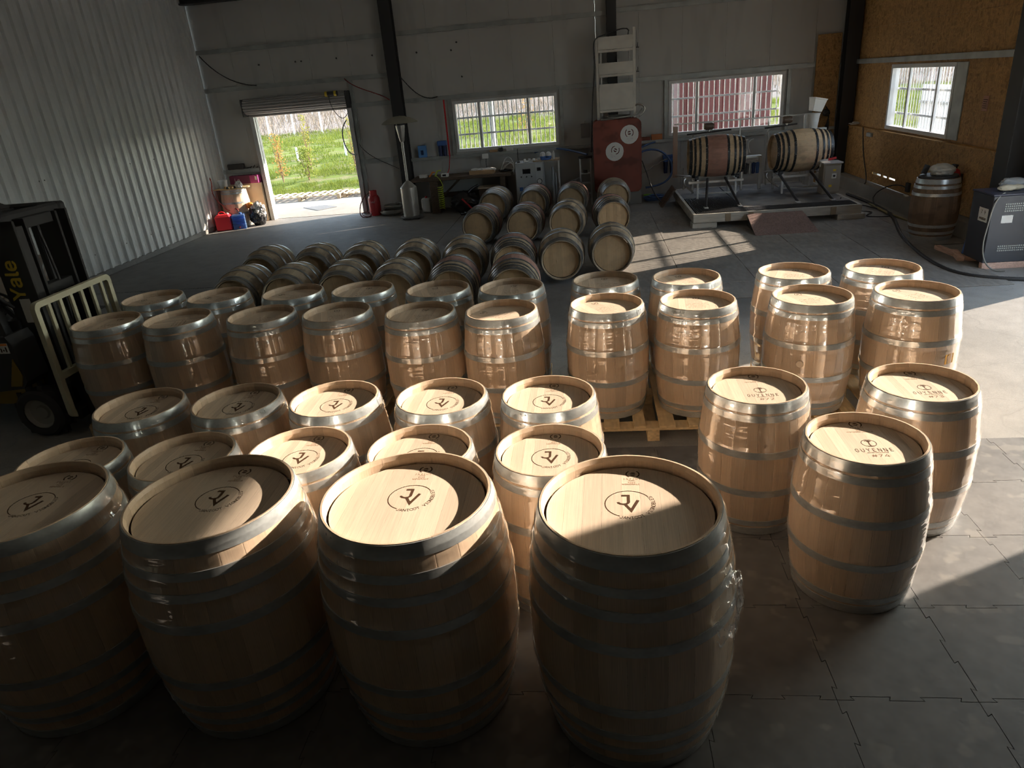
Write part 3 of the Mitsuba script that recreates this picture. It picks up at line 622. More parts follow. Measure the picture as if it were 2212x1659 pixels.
put(yd, 'apron', P(b6(-30, 30, YB+0.13, 22.7, -0.25, -0.004, 0), mat('apron_concrete', lambda p, n, uv: mi.Color3f(0.27, 0.255, 0.225)*(0.8+0.4*fbm(p.x*2, p.y*2, 1.0, octaves=4)), 0.8))); put(yd, 'gravel', P(b6(XR+0.1, 60, -40, YB+0.13, -0.25, -0.004, 0), GRAV))
# grass: tufts of blades, denser near the doorway
rg = np.random.default_rng(5)
def blades(n, xr, yr, h, w, seed, keep=None):
    g = np.random.default_rng(seed); x = g.uniform(*xr, n); y = g.uniform(*yr, n)
    k = (meshkit.fbm(np.stack([x*0.9, y*0.9, 0*x], -1), 3, 8) > 0.40) & ~((x > 2.3) & (x < 5.1) & (y < 26.8)) & ((x+10.2)**2+(y-25.8)**2 > .3) & ((x+11.2)**2+(y-25.8)**2 > .2) & ((x+2.6)**2+(y-33)**2 > .3); x, y = x[k], y[k]; n = len(x)
    hh = h*g.uniform(0.5, 1.5, n); a = g.uniform(0, math.pi, n); lx, ly = g.normal(0, .35, n)*hh, g.normal(0, .35, n)*hh
    z = hillz(x, y)-0.03; dx, dy = np.cos(a)*w*g.uniform(.6, 1.5, n), np.sin(a)*w*g.uniform(.6, 1.5, n)
    v = np.stack([np.stack([x-dx, y-dy, z], -1), np.stack([x+dx, y+dy, z], -1), np.stack([x+lx, y+ly, z+hh], -1)], 1).reshape(-1, 3)
    return trimesh.Trimesh(v, np.arange(3*n).reshape(-1, 3), process=False)
def leafmat(name, c, t):
    name = 'mtl_'+name
    scene[name] = {'type': 'principledthin', 'base_color': mikit.proc(c) if callable(c) else rgb(*c), 'roughness': 0.6, 'diff_trans': t}; return name
GRASSM = leafmat('grass_blade', lambda p, n, uv: mix((0.10, 0.15, 0.025), (0.24, 0.27, 0.06), fbm(p.x*1.3, p.y*1.3, 4.0, octaves=3))*(0.7+0.6*noise(p.x*30, p.y*30)), 0.9)
DRYM = leafmat('dry_stalk', lambda p, n, uv: mix((0.19, 0.155, 0.115), (0.31, 0.265, 0.22), noise(p.x*9, p.y*9, p.z*4)), 0.5)
gr = thing('meadow_grass', 'green meadow grass on the slope outside the doorway', 'grass', kind='stuff')
put(gr, None, P(cat([blades(50000, (-14, 8), (23.0, 28), 0.12, 0.009, 1), blades(70000, (-22, 16), (28, 42), 0.16, 0.014, 2)]), GRASSM))
dg = thing('dry_vine_stalks', 'bare brown vines and dry stalks on the upper slope', 'vines', kind='stuff')
put(dg, None, P(cat([blades(16000, (-34, 26), (40.5, 60), 0.75, 0.022, 4), blades(9000, (-45, 36), (60, 84), 1.0, 0.04, 5)]), DRYM))
POSTM = mat('pale_post', (0.62, 0.63, 0.64), 0.6)
postp = P(tube([(0, 0, -.2), (0, 0, 2.3)], 0.055, 6), POSTM, 40)
for i, (x, y) in enumerate([(-18.3, 41.5), (-16.7, 41.3), (-15.0, 41.2), (-20.6, 50), (-18.9, 50.5), (-15.6, 51), (-6.9, 47.2), (-3.6, 46.8), (-1.2, 50), (1.9, 47), (5.6, 46), (10.5, 48)]):
    w_ = 'the open doorway' if x < -14 else ('the left barred window' if x < 1 else 'the right back window'); t = thing('vineyard_post', f'pale vineyard post on the slope, seen through {w_}', 'post', f'pale vineyard posts seen through {w_}'); put(t, None, {**postp, 'to_world': tr(x, y, float(hillz(x, y)))})
def sapling(x, y, h, w, lm, name, label, seed, n=420):
    g = np.random.default_rng(seed); t = thing(name, label, 'bush'); z = float(hillz(x, y)); st = []
    for i in range(7): 
        a = g.uniform(0, 6.28); st.append(tube([(x, y, z-.05), (x+w*.3*math.cos(a), y+w*.3*math.sin(a), z+h*.5), (x+w*.55*math.cos(a), y+w*.55*math.sin(a), z+h*g.uniform(.8, 1.0))], [0.014, 0.009, 0.003], 5))
    put(t, 'stem', P(cat(st), TWIG, True))
    V = []
    for i in range(n):
        u = g.uniform(0.12, 1); a = g.uniform(0, 6.28); r = w*g.uniform(.1, 1)*(1-u*.45); c = np.array([x+r*math.cos(a), y+r*math.sin(a), z+h*u]); d = g.normal(0, 1, (2, 3)); d /= np.linalg.norm(d, axis=1)[:, None]
        V += [c, c+d[0]*0.06, c+d[0]*.05+d[1]*0.05, c+d[1]*.055]
    f = [(4*i, 4*i+1, 4*i+2) for i in range(n)]+[(4*i, 4*i+2, 4*i+3) for i in range(n)]
    k = put(t, 'foliage', P(trimesh.Trimesh(np.array(V), np.array(f), process=False), lm), kind='stuff')
TWIG = mat('twig', (0.20, 0.13, 0.08), 0.8)
ORL = leafmat('orange_leaf', (0.46, 0.27, 0.09), 0.8); GRL = leafmat('green_leaf', (0.22, 0.26, 0.06), 0.8); YGL = leafmat('yellow_leaf', (0.32, 0.30, 0.08), 0.8)
sapling(-11.2, 25.8, 1.7, 0.34, ORL, 'orange_sapling', 'orange-leaved sapling on the grass outside the doorway', 1, 260)
sapling(-10.2, 25.8, 1.15, 0.45, GRL, 'green_sapling', 'green bushy sapling right of the orange one outside the doorway', 2, 520)
sapling(-10.75, 27.6, 2.1, 0.3, YGL, 'thin_sapling', 'thin yellow-green sapling behind the bushy one on the slope', 3, 260)
sapling(-8.35, 25.8, 2.1, 0.28, YGL, 'edge_sapling', 'yellow sapling at the right edge of the doorway view', 6, 260)
sapling(-2.6, 33, 2.0, 0.5, ORL, 'window_sapling', 'orange-brown sapling seen through the middle of the left barred window', 4, 260)
guard = P(lathe([(0.05, 0), (0.05, 0.55), (0.044, 0.55), (0.044, 0)], 10), POSTM)
for x, y in ((-12.6, 31.0), (-10.5, 31.3)):
    t = thing('tree_guard', 'short white tree guard tube on the grassy slope', 'tree guard', 'white tree guards on the slope'); put(t, None, {**guard, 'to_world': tr(x, y, float(hillz(x, y)))})
put(thing('grey_pole', 'grey metal canopy post standing outside the left barred window', 'post'), None, P(tube([(-2.52, 20.0, 0), (-2.52, 20.0, 3.24)], 0.07, 14), mat('post_grey', (0.45, 0.48, 0.50), 0.5), 40))
cy_ = thing('canopy', 'sheet metal canopy along the outside of the back wall', 'canopy'); put(cy_, 'roof', P(hull([(x, y, z+d) for x in (-13, 1.9) for y, z in ((YB+.14, 3.5), (20.45, 3.26)) for d in (0, .04)]), ROOFM)); put(cy_, 'edge_beam', P(b6(-13, 1.9, 20.37, 20.45, 3.12, 3.26, .004), GIRT))
# container outside the second window
CONT = mat('container_red', lambda p, n, uv: mi.Color3f(0.10, 0.03, 0.034)*(0.75+0.5*fbm(p.x*4, p.y*4, p.z*2, octaves=3)), 0.55)
ct = thing('red_container', 'dark red corrugated container outside the right back window', 'container')
cs = ribbed(2.4, 2.6, 0.2, 0.03, 0.03, False); v = cs.vertices
put(ct, 'side', P(trimesh.Trimesh(np.stack([2.58+v[:, 1]*0.94, 20.6-v[:, 0], 0.12+v[:, 2]], -1), cs.faces[:, ::-1], process=False), CONT))
put(ct, 'body', P(b6(2.58, 4.83, 20.61, 26.6, 0.12, 2.72, 0.01), CONT)); put(ct, 'corner_post', P(b6(2.52, 2.62, 20.54, 20.66, 0, 2.8, .006), CONT)); put(ct, 'corner_post', P(b6(4.79, 4.89, 20.54, 20.66, 0, 2.8, .006), CONT)); put(ct, 'top_rail', P(b6(2.62, 4.79, 20.55, 20.66, 2.70, 2.8, .006), CONT))
# what the right window looks on to
TRANS = mat('pale_corrugated', (0.74, 0.77, 0.76), 0.5)
fs = thing('corrugated_fence', 'pale corrugated sheet fence outside the right-hand window', 'fence')
m = ribbed(1.0, 1.95, 0.125, 0.02, 0.02, False); v = m.vertices; pf = P(trimesh.Trimesh(np.stack([-v[:, 0], v[:, 1], v[:, 2]], -1), m.faces[:, ::-1], process=False), TRANS)
for i in range(9): put(fs, 'sheet', pf, tr(8.9, 12.0+i*1.0, 0))
for z in (0.7, 1.5): put(fs, 'rail', P(b6(8.82, 8.88, 12, 21, z, z+.06, .004), GIRT))
# pallets lying outside the doorway
def wood_fn(c0, c1):
    def fn(p, n, uv):
        g = fbm(p.x*22, p.y*22, p.z*60, octaves=3); return mix(c0, c1, g)*(0.85+0.3*noise(p.x*60, p.y*14, p.z*60))
    return fn
PINE = mat('pine', wood_fn((0.46, 0.32, 0.17), (0.62, 0.47, 0.27)), 0.7, spec=0.2)
PINEO = mat('pine_old', wood_fn((0.30, 0.22, 0.14), (0.46, 0.36, 0.25)), 0.8, spec=0.2)
RUGM = mat('grey_rubber_sheet', (0.17, 0.175, 0.18), 0.8)
put(thing('door_mat', 'small grey mat lying on the concrete outside the doorway', 'mat'), None, P(prism(Polygon([(-8.32, 20.16), (-7.75, 20.40), (-7.21, 19.92), (-7.6, 19.42)]), .008), RUGM))
PINEP = mat('pine_pinkish', wood_fn((0.52, 0.32, 0.25), (0.66, 0.47, 0.38)), 0.8, spec=0.2)
def pallet(label, at, lx, ly, mats, group, name='pallet', nb=6, seed=1):
    g = random.Random(seed); t = thing(name, label, 'pallet', group)
    bl = P(bx(0.10, 0.14, 0.078, b=0.003), mats[0]); 
    for i in range(3):
        y = -ly/2+0.07+(ly-0.14)*i/2
        for j in range(3): put(t, 'block', bl, at @ T().translate([-lx/2+0.05+(lx-0.1)*j/2, y, 0.061]))
    for j in range(3): put(t, 'bottom_board', P(bx(0.10, ly, 0.022, b=0.002), mats[0]), at @ T().translate([-lx/2+0.05+(lx-0.1)*j/2, 0, 0.011]))
    for i in range(3): put(t, 'stringer', P(bx(lx, 0.14, 0.022, b=0.002), mats[0]), at @ T().translate([0, -ly/2+0.07+(ly-0.14)*i/2, 0.111]))
    for i in range(nb): put(t, 'deck_board', P(bx(0.13 if i % 2 else 0.10, ly, 0.021, b=0.002), mats[g.randrange(len(mats))]), at @ T().translate([-lx/2+0.06+(lx-0.12)*i/(nb-1)+g.uniform(-.005, .005), 0, 0.1330]))
    return t
pallet('weathered pallet lying outside the doorway at the left', tr(-9.0, 22.1, 0.0, rz=3), 2.6, 1.1, (PINEO, PINE, PINEP), None, nb=11, seed=3)
pallet('weathered pallet lying outside the doorway at the right, half hidden', tr(-6.9, 22.3, -0.02, rz=2), 1.5, 1.0, (PINEO, PINE), None, nb=8, seed=4)

# ------------------------------------------------------------------ things along the back wall
def m1(name, label, catg, mesh, bsdf, smooth=False, at=None, group=None):
    t = thing(name, label, catg, group); put(t, None, P(mesh, bsdf, smooth), at); return t
RED = mat('red_paint', (0.50, 0.03, 0.035), 0.4, coat=0.3)
REDP = mat('red_plastic', (0.72, 0.035, 0.05), 0.35)
TANKR = mat('red_tank_paint', lambda p, n, uv: mi.Color3f(0.205, 0.045, 0.027)*(0.7+0.5*fbm(p.x*3, p.y*3, p.z*2, octaves=4))*(1-0.35*smoothstep(0.55, 0.75, fbm(p.x*4+3, 1.0, p.z*4, octaves=3))), 0.5)
WHITE = mat('white_plastic', (0.66, 0.66, 0.64), 0.45)
CREAM = mat('cream_panel', lambda p, n, uv: mi.Color3f(0.60, 0.575, 0.52)*(0.85+0.25*fbm(p.x*5, p.y*5, p.z*5, octaves=3)), 0.4)
BLUEP = mat('blue_plastic', (0.06, 0.15, 0.42), 0.4); NAVY = mat('navy_plastic', (0.015, 0.03, 0.10), 0.35)
GREYM = mat('grey_cabinet', (0.40, 0.42, 0.43), 0.45); STEEL = mat('stainless', lambda p, n, uv: mi.Color3f(0.50, 0.49, 0.46)*(0.8+0.3*fbm(p.x*8, p.y*8, p.z*8)), 0.35, metal=0.75)
ALU = mat('aluminium', (0.55, 0.56, 0.56), 0.4, metal=0.6)
TAN = mat('tan_board', (0.56, 0.45, 0.32), 0.7); CARD = mat('cardboard', (0.42, 0.27, 0.15), 0.8); PURP = mat('purple_card', (0.16, 0.03, 0.075), 0.5); PINKC = mat('magenta_card', (0.42, 0.06, 0.22), 0.5)
RUBBER = mat('black_rubber', (0.03, 0.03, 0.031), 0.55); HOSEG = mat('grey_hose', (0.25, 0.245, 0.22), 0.6); BLUEH = mat('blue_hose', (0.06, 0.13, 0.30), 0.45)
BENCHW = mat('bench_wood', wood_fn((0.06, 0.04, 0.028), (0.13, 0.09, 0.06)), 0.6); ORANGE = mat('orange_plastic', (0.75, 0.26, 0.04), 0.5)
SILV = mat('crumpled_silver', (0.60, 0.59, 0.57), 0.25, metal=0.5); BAGB = mat('black_bag', (0.02, 0.02, 0.022), 0.25, coat=0.6)
YGREEN = mat('yellow_green', (0.50, 0.60, 0.06), 0.45); PAPER = mat('paper', (0.68, 0.67, 0.64), 0.7); SCREEN = mat('dark_screen', (0.015, 0.015, 0.018), 0.15)
scene['blue_clear'] = {'type': 'principledthin', 'base_color': rgb(0.36, 0.58, 0.92), 'roughness': 0.2, 'spec_trans': 0.6, 'diff_trans': 1.2}
scene['clear_plastic'] = {'type': 'principledthin', 'base_color': rgb(0.9, 0.92, 0.93), 'roughness': 0.12, 'spec_trans': 0.8, 'diff_trans': 0.6}
# left corner
db = place_barrel(barrel_kit(HS, RRS, RBS, HOOPS_S, 8, 26, OAK, OAKH, GALV), 'oak_barrel', 'pale oak barrel with a dark bung hole beside the open doorway', None, tr(-9.13, 17.80, 0, rz=20), 100)
put(db, 'bung_hole', P(mv(lathe([(0.0, 0.0), (0.026, 0.0), (0.026, 0.004), (0, 0.004)], 16), ry=90), DARKM), tr(-9.13, 17.80, 0.475, rz=-68) @ T().translate([0.355, 0, 0]))
bd = m1('round_board', 'thin wooden board lying on the barrel beside the doorway', 'board', prism(Polygon(arc_pts(0.40, 0, 360, 40)).union(sbox(-0.42, -0.3, 0.1, 0.3)), 0.018), PINE, at=tr(-9.10, 17.80, 0.952))
tc = thing('tan_cabinet', 'tan board panel standing between the barrel and the door frame', 'panel'); put(tc, None, P(b6(-9.45, -8.55, 18.24, 18.37, 0, 1.0, .006), TAN))
bxk = thing('wine_carton', 'dark purple carton with white letters and a pink end, lying behind the barrel', 'carton')
put(bxk, 'body', P(b6(-9.36, -8.80, 18.18, 18.38, 1.002, 1.21, .004), PURP)); put(bxk, 'end', P(b6(-8.80, -8.58, 18.18, 18.38, 1.002, 1.20, .004), PINKC)); lt = upright(text_c('La', 0.10, 0, 0, d=0.002)); put(bxk, 'lettering', P(mv(lt, -9.15, 18.180, 1.05), PAPER)); put(bxk, 'label', P(b6(-8.66, -8.60, 18.178, 18.180, 1.08, 1.17, 0), PAPER))
m1('clear_tub', 'clear plastic tub standing on the board beside the white wall', 'tub', lathe([(0, 0), (0.10, 0), (0.125, 0.2), (0.122, 0.2), (0.097, 0.004), (0, 0.004)], 24), 'clear_plastic', 40, at=tr(-9.33, 17.72, 0.972))
m1('silver_wrapper', 'crumpled silvery wrapper on the barrel board', 'wrapper', crumple(0.085, 4, (1, .9, 1.1), 0.7), SILV, at=tr(-8.86, 17.62, 1.04))
for i, (x, y) in enumerate(((-9.2, 17.55), (-9.12, 17.50), (-9.03, 17.52), (-8.97, 17.6))):
    m1('bottle_cap', 'small dark odds and ends lying in a row on the barrel board', 'stopper', lathe([(0, 0), (0.025, 0), (0.03, 0.03), (0.018, 0.06), (0, 0.06)], 12), DARKM if i % 2 else mat(f'cork{i}', (0.45, 0.28, 0.12), 0.8), 40, at=tr(x, y, 0.971), group='odds and ends on the barrel board')
jc = thing('red_jerrycan', 'bright red plastic jerrycan on the floor by the corrugated wall', 'jerrycan')
put(jc, 'body', P(hull([(sx*(0.19-c), sy*(0.15-c2), z) for sx in (-1, 1) for sy in (-1, 1) for c, c2, z in ((0.02, 0, 0.02), (0, 0.02, 0.02), (0.02, 0, 0.34), (0, 0.02, 0.34), (0.03, 0.03, 0), (0.05, 0.04, 0.39))]), REDP, 25), tr(-9.27, 17.23, 0, rz=15))
put(jc, 'handle', P(tube(spline([(-0.10, 0, 0.385), (-0.09, 0, 0.435), (0.04, 0, 0.435), (0.06, 0, 0.385)], 12), 0.014, 8), REDP, True), tr(-9.27, 17.23, 0, rz=15)); put(jc, 'cap', P(mv(trimesh.creation.cylinder(0.028, 0.035, sections=16), 0.12, 0, 0.40), WHITE, 30), tr(-9.27, 17.23, 0, rz=15))
wc = thing('blue_water_can', 'translucent blue water container beside the red jerrycan', 'water container')
put(wc, 'body', P(cat([b6(-.16, .16, -.13, .13, 0.07*i, 0.07*i+0.062, 0.012) for i in range(5)]+[b6(-.15, .15, -.12, .12, 0, 0.36, .01)]), 'blue_clear'), tr(-8.90, 17.30, 0, rz=20)); put(wc, 'cap', P(mv(trimesh.creation.cylinder(0.035, 0.04, sections=16), 0.06, 0, 0.38), BLUEP, 30), tr(-8.90, 17.30, 0, rz=20)); put(wc, 'tap', P(mv(trimesh.creation.cylinder(0.016, 0.05, sections=12), 0.0, -0.15, 0.05, rx=90), REDP, 30), tr(-8.90, 17.30, 0, rz=20))
bb = thing('rubbish_bag', 'stuffed grey and black rubbish bag with orange peel-coloured top beside the door frame', 'rubbish bag')
put(bb, 'bag', P(mv(crumple(0.24, 7, (0.85, 0.75, 1.15), 0.5, 4), 0, 0, 0.25), BAGB, True), tr(-8.55, 17.68, 0)); put(bb, 'wrapper', P(mv(crumple(0.20, 9, (0.8, 0.6, 1.1), 0.9, 3), 0.06, -0.04, 0.34), SILV), tr(-8.55, 17.68, 0)); put(bb, 'peel', P(mv(crumple(0.085, 3, (1, 1, 1), 0.5), -0.15, 0, 0.50), ORANGE, True), tr(-8.55, 17.68, 0))
m1('hooked_hose', 'thin red hose hooked up beside the corrugated wall above the jerrycan', 'hose', tube(spline([(-9.47, 17.4, 1.22), (-9.44, 17.36, 1.28), (-9.42, 17.34, 1.2), (-9.46, 17.35, 1.0), (-9.42, 17.33, 0.8), (-9.28, 17.42, 0.55), (-9.2, 17.45, 0.45), (-9.02, 17.47, 0.48), (-8.93, 17.44, 0.42)], 40), 0.012, 6), mat('dull_red', (0.30, 0.07, 0.06), 0.5), True)
m1('black_case', 'black case on the girt shelf left of the doorway', 'case', b6(-9.38, -8.95, 18.26, 18.39, 1.362, 1.50, .01), RUBBER)
m1('jumbled_tools', 'jumble of dark hand tools beside the black case on the girt', 'tools', cat([bar((-8.9+.09*i, 18.36, 1.375), (-8.82+.08*i, 18.33, 1.39+.02*(i % 3)), 0.012, 6) for i in range(4)]), DARKM)
# between the doorway and the workbench
gb = thing('gas_bottle', 'red gas bottle with a white mark beside the doorway', 'gas bottle')
put(gb, 'body', P(lathe([(0, 0.02), (0.13, 0.02), (0.15, 0.06), (0.15, 0.42), (0.12, 0.49), (0.05, 0.52), (0, 0.52)], 32), RED, 40), tr(-5.50, 17.98, 0)); put(gb, 'foot_ring', P(lathe([(0.12, 0), (0.13, 0), (0.13, 0.05), (0.12, 0.05)], 32), RED, 40), tr(-5.50, 17.98, 0)); put(gb, 'collar', P(lathe([(0.085, 0.49), (0.095, 0.49), (0.095, 0.62), (0.085, 0.62)], 24, ), RED, 40), tr(-5.50, 17.98, 0)); put(gb, 'valve', P(cat([mv(trimesh.creation.cylinder(0.02, 0.1, sections=12), 0, 0, 0.55)]), ALU, 30), tr(-5.50, 17.98, 0))
put(gb, 'mark', P(mv(upright(text_c('GAZ', 0.045, 0, 0, d=0.001)), -5.50, 17.828, 0.33), PAPER)); 
m1('gas_hose', 'thin brown hose looped on the floor beside the red gas bottle', 'hose', tube(spline([(-5.5, 17.96, 0.60), (-5.7, 17.9, 0.5), (-5.85, 17.8, 0.2), (-5.8, 17.7, 0.03), (-5.6, 17.68, 0.02), (-5.68, 17.95, 0.10), (-5.83, 17.9, 0.08), (-5.75, 17.76, 0.03), (-5.55, 17.74, 0.02)], 60), 0.012, 6), mat('brown_hose', (0.17, 0.06, 0.05), 0.5), True)
m1('hose_heap', 'heap of coiled grey hose on the floor between gas bottle and patio heater', 'hose', cat([tube(coil(-4.98, 17.93, 0.03, 0.30, 3.2, 0.10, wob=.05), 0.03, 8), tube(coil(-4.93, 17.98, 0.16, 0.24, 2.3, 0.08, wob=.06), 0.03, 8)]), HOSEG, True)
ph = thing('patio_heater', 'tall grey gas patio heater with a wide round reflector', 'patio heater')
q = tr(-4.33, 17.1, 0); put(ph, 'base', P(lathe([(0, 0.03), (0.27, 0.03), (0.28, 0.06), (0.25, 0.08), (0, 0.08)], 32), GALVD, 35), q)
put(ph, 'tank_cover', P(lathe([(0, 0.08), (0.20, 0.08), (0.20, 0.74), (0.19, 0.76), (0.07, 0.88), (0.035, 0.90), (0, 0.90)], 36), mat('heater_grey', (0.42, 0.40, 0.36), 0.35, metal=0.55), 35), q)
put(ph, 'pole', P(lathe([(0.032, 0.88), (0.032, 1.84)], 16), STEEL, True), q); put(ph, 'burner', P(lathe([(0.05, 1.80), (0.06, 1.84), (0.105, 2.10), (0.11, 2.16), (0.05, 2.18), (0, 2.18)], 24), STEEL, 35), q); put(ph, 'burner_mesh', P(lathe([(0.09, 2.16), (0.10, 2.26), (0.06, 2.28), (0, 2.28)], 24), RUBBER, 35), q)
put(ph, 'reflector', P(lathe([(0.42, 2.215), (0.40, 2.24), (0.28, 2.31), (0.12, 2.36), (0, 2.37), (0, 2.36), (0.12, 2.35), (0.28, 2.30), (0.40, 2.23), (0.42, 2.210)], 40), mat('reflector', (0.36, 0.35, 0.28), 0.45, metal=0.4), 40), q); put(ph, 'strut', P(bar((0.1, 0, 2.27), (0.30, 0, 2.27), 0.01), STEEL), q)
for a in (210, 330, 90): put(ph, 'wheel', P(mv(trimesh.creation.cylinder(0.03, 0.03, sections=14), rx=90), RUBBER, 30), q @ T().translate([0.22*math.cos(math.radians(a)), 0.22*math.sin(math.radians(a)), 0.03]))
wcn = thing('white_can', 'white plastic canister behind the patio heater', 'canister'); put(wcn, 'body', P(b6(-4.22, -3.98, 17.75, 18.0, 0, 0.36, .03), WHITE, 30)); put(wcn, 'cap', P(mv(trimesh.creation.cylinder(0.03, 0.04, sections=14), -4.1, 17.87, 0.38), REDP, 30))
wk = thing('workbench', 'dark wooden workbench under the left barred window', 'workbench')
put(wk, 'top', P(b6(-4.36, -1.86, 17.52, 18.3, 0.79, 0.86, .01), BENCHW)); put(wk, 'leg', P(b6(-3.92, -3.70, 17.58, 18.2, 0, 0.79, .01), BENCHW)); put(wk, 'leg', P(b6(-2.15, -2.02, 17.6, 18.2, 0, 0.79, .01), BENCHW)); put(wk, 'brace', P(mv(bx(0.05, 0.04, 0.8, b=.006), -3.45, 17.9, 0.55, ry=50), BENCHW)); put(wk, 'back_rail', P(b6(-3.7, -2.1, 18.18, 18.25, 0.3, 0.42, .006), BENCHW))
tray = thing('cardboard_tray', 'low cardboard tray of white scraps on the workbench', 'tray')
put(tray, 'tray', P(cat([b6(-2.90, -2.28, 17.66, 17.95, .862, .868, 0), b6(-2.90, -2.28, 17.66, 17.668, .862, .955, 0), b6(-2.90, -2.28, 17.942, 17.95, .862, .955, 0), b6(-2.90, -2.892, 17.66, 17.95, .862, .955, 0), b6(-2.288, -2.28, 17.66, 17.95, .862, .955, 0)]), CARD)); put(tray, 'scraps', P(cat([mv(crumple(0.07, i, (1.5, 1, .6), .6, 2), -2.78+.085*i, 17.8+.03*(-1)**i, .95) for i in range(6)]), WHITE), kind='stuff')
m1('white_cables', 'tangle of thin white cables standing up on the workbench end', 'cable', cat([tube(spline([(-2.15, 17.9, .87), (-1.98+.05*i, 17.8, 1.0+.04*i), (-1.84+.02*i, 17.7, 1.10-.05*i), (-1.80, 17.6-.03*i, .8+.05*i)], 24), 0.010, 5) for i in range(4)]), WHITE, True)
m1('dark_cables', 'heap of dark cables on the workbench beside the tray', 'cable', cat([tube(coil(-2.03, 17.85, .87+.02*i, .10, 2.4, .03, wob=.04), 0.012, 5) for i in range(2)]), RUBBER, True)
m1('white_box', 'small white box at the left end of the workbench', 'box', b6(-4.18, -4.0, 17.75, 17.9, .862, .94, .006), WHITE)
pm = thing('power_meter', 'small white power meter under the red strap on the workbench', 'meter'); put(pm, 'case', P(b6(-3.60, -3.42, 17.60, 17.72, .862, .95, .012), WHITE)); put(pm, 'screen', P(b6(-3.56, -3.47, 17.596, 17.60, .885, .93, 0), SCREEN))
sp = thing('spiral_air_hose', 'yellow-green spiral air hose hanging from the workbench', 'air hose'); put(sp, 'coil', P(tube(coil(-3.62, 17.45, 0.12, 0.065, 11, 0.55, n=16, wob=.0), 0.009, 5), YGREEN, True)); put(sp, 'line', P(tube(spline([(-3.55, 17.45, .66), (-3.6, 17.48, .80), (-3.72, 17.52, .93)], 12), 0.009, 5), YGREEN, True)); put(sp, 'gun', P(cat([bar((-3.74, 17.56, .90), (-3.66, 17.56, 1.03), .018), bar((-3.66, 17.56, 1.03), (-3.58, 17.56, 1.03), .014)]), YGREEN, 30))
m1('orange_gun', 'orange-red air tool lying beside the green one on the workbench', 'air tool', cat([bar((-3.90, 17.62, .89), (-3.80, 17.62, 1.0), .018), bar((-3.80, 17.62, 1.0), (-3.74, 17.62, .99), .013)]), ORANGE, 30)
st = thing('red_strap', 'red strap hanging down the wall left of the barred window', 'strap'); put(st, 'band', P(b6(-3.455, -3.415, 18.18, 18.19, 1.30, 2.62, .002), RED)); put(st, 'cord', P(tube(spline([(-3.43, 18.185, 1.3), (-3.46, 18.1, 1.05), (-3.48, 17.8, .93), (-3.52, 17.7, .90)], 16), 0.012, 6), RED, True))
m1('blue_carton', 'light blue product carton on the shelf left of the barred window', 'carton', b6(-4.25, -4.04, 18.26, 18.36, 1.302, 1.59, .005), mat('carton_blue', (0.10, 0.26, 0.55), 0.5))
put('blue_carton', 'picture', P(b6(-4.18, -4.11, 18.257, 18.26, 1.37, 1.48, 0), NAVY))
fh = thing('shelf_filter', 'pair of dark blue water filter housings on the shelf beside the red strap', 'water filter')
for xx in (-3.68, -3.56): put(fh, 'bowl', P(lathe([(0, 0), (0.045, 0), (0.055, 0.22), (0.055, 0.25), (0, 0.25)], 18), NAVY, 35), tr(xx, 18.31, 1.302))
put(fh, 'head', P(b6(-3.74, -3.50, 18.25, 18.37, 1.552, 1.67, .015), BLUEP))
for i, (x, w, h, mm, lb) in enumerate(((-2.33, .20, .06, CARD, 'small brown parcel on the sill of the left barred window'), (-2.14, .10, .10, DARKM, 'small dark gadget on the sill of the left barred window'), (-1.92, .17, .07, WHITE, 'small white and black gadget on the window sill'))):
    m1(('parcel', 'gadget', 'gadget')[i], lb, ('parcel', 'gadget', 'gadget')[i], b6(x-w/2, x+w/2, 18.265, 18.355, 1.302, 1.302+h, .012), mm)
sk = thing('plug_socket', 'white plug socket with a hanging cable below the window shelf', 'socket'); put(sk, 'box', P(b6(-2.62, -2.46, 18.17, 18.236, 1.17, 1.285, .008), WHITE)); put(sk, 'cable', P(tube(spline([(-2.52, 18.2, 1.17), (-2.52, 18.2, .95), (-2.5, 18.22, .87)], 10), .008, 5), RUBBER, True))
m1('paper_sleeve', 'grey plastic paper sleeve hanging on the wall left of the red tank', 'paper sleeve', cat([b6(-0.13, 0.10, YB-0.012, YB-0.002, 1.47, 1.80, .002), bar((-0.02, YB-.01, 1.80), (-0.02, YB-.01, 1.86), .006)]), mat('sleeve', (0.28, 0.26, 0.25), 0.3))
gn = thing('grey_machine', 'light grey equipment cabinet with display and gauge at the workbench end', 'machine cabinet')
put(gn, 'body', P(b6(-1.74, -1.06, 17.45, 18.1, 0.02, 1.075, .012), GREYM)); put(gn, 'side_panel', P(b6(-1.24, -1.08, 17.442, 17.45, .1, 1.04, .003), mat('panel_grey', (0.46, 0.48, 0.49), 0.45))); put(gn, 'display', P(b6(-1.56, -1.37, 17.438, 17.45, .82, .93, .003), SCREEN)); put(gn, 'display', P(b6(-1.21, -1.12, 17.432, 17.442, .87, .95, .003), SCREEN))
for xx in (-1.60, -1.47, -1.35): put(gn, 'button', P(mv(trimesh.creation.cylinder(0.018, 0.02, sections=12), xx, 17.445, .75, rx=90), DARKM, 30))
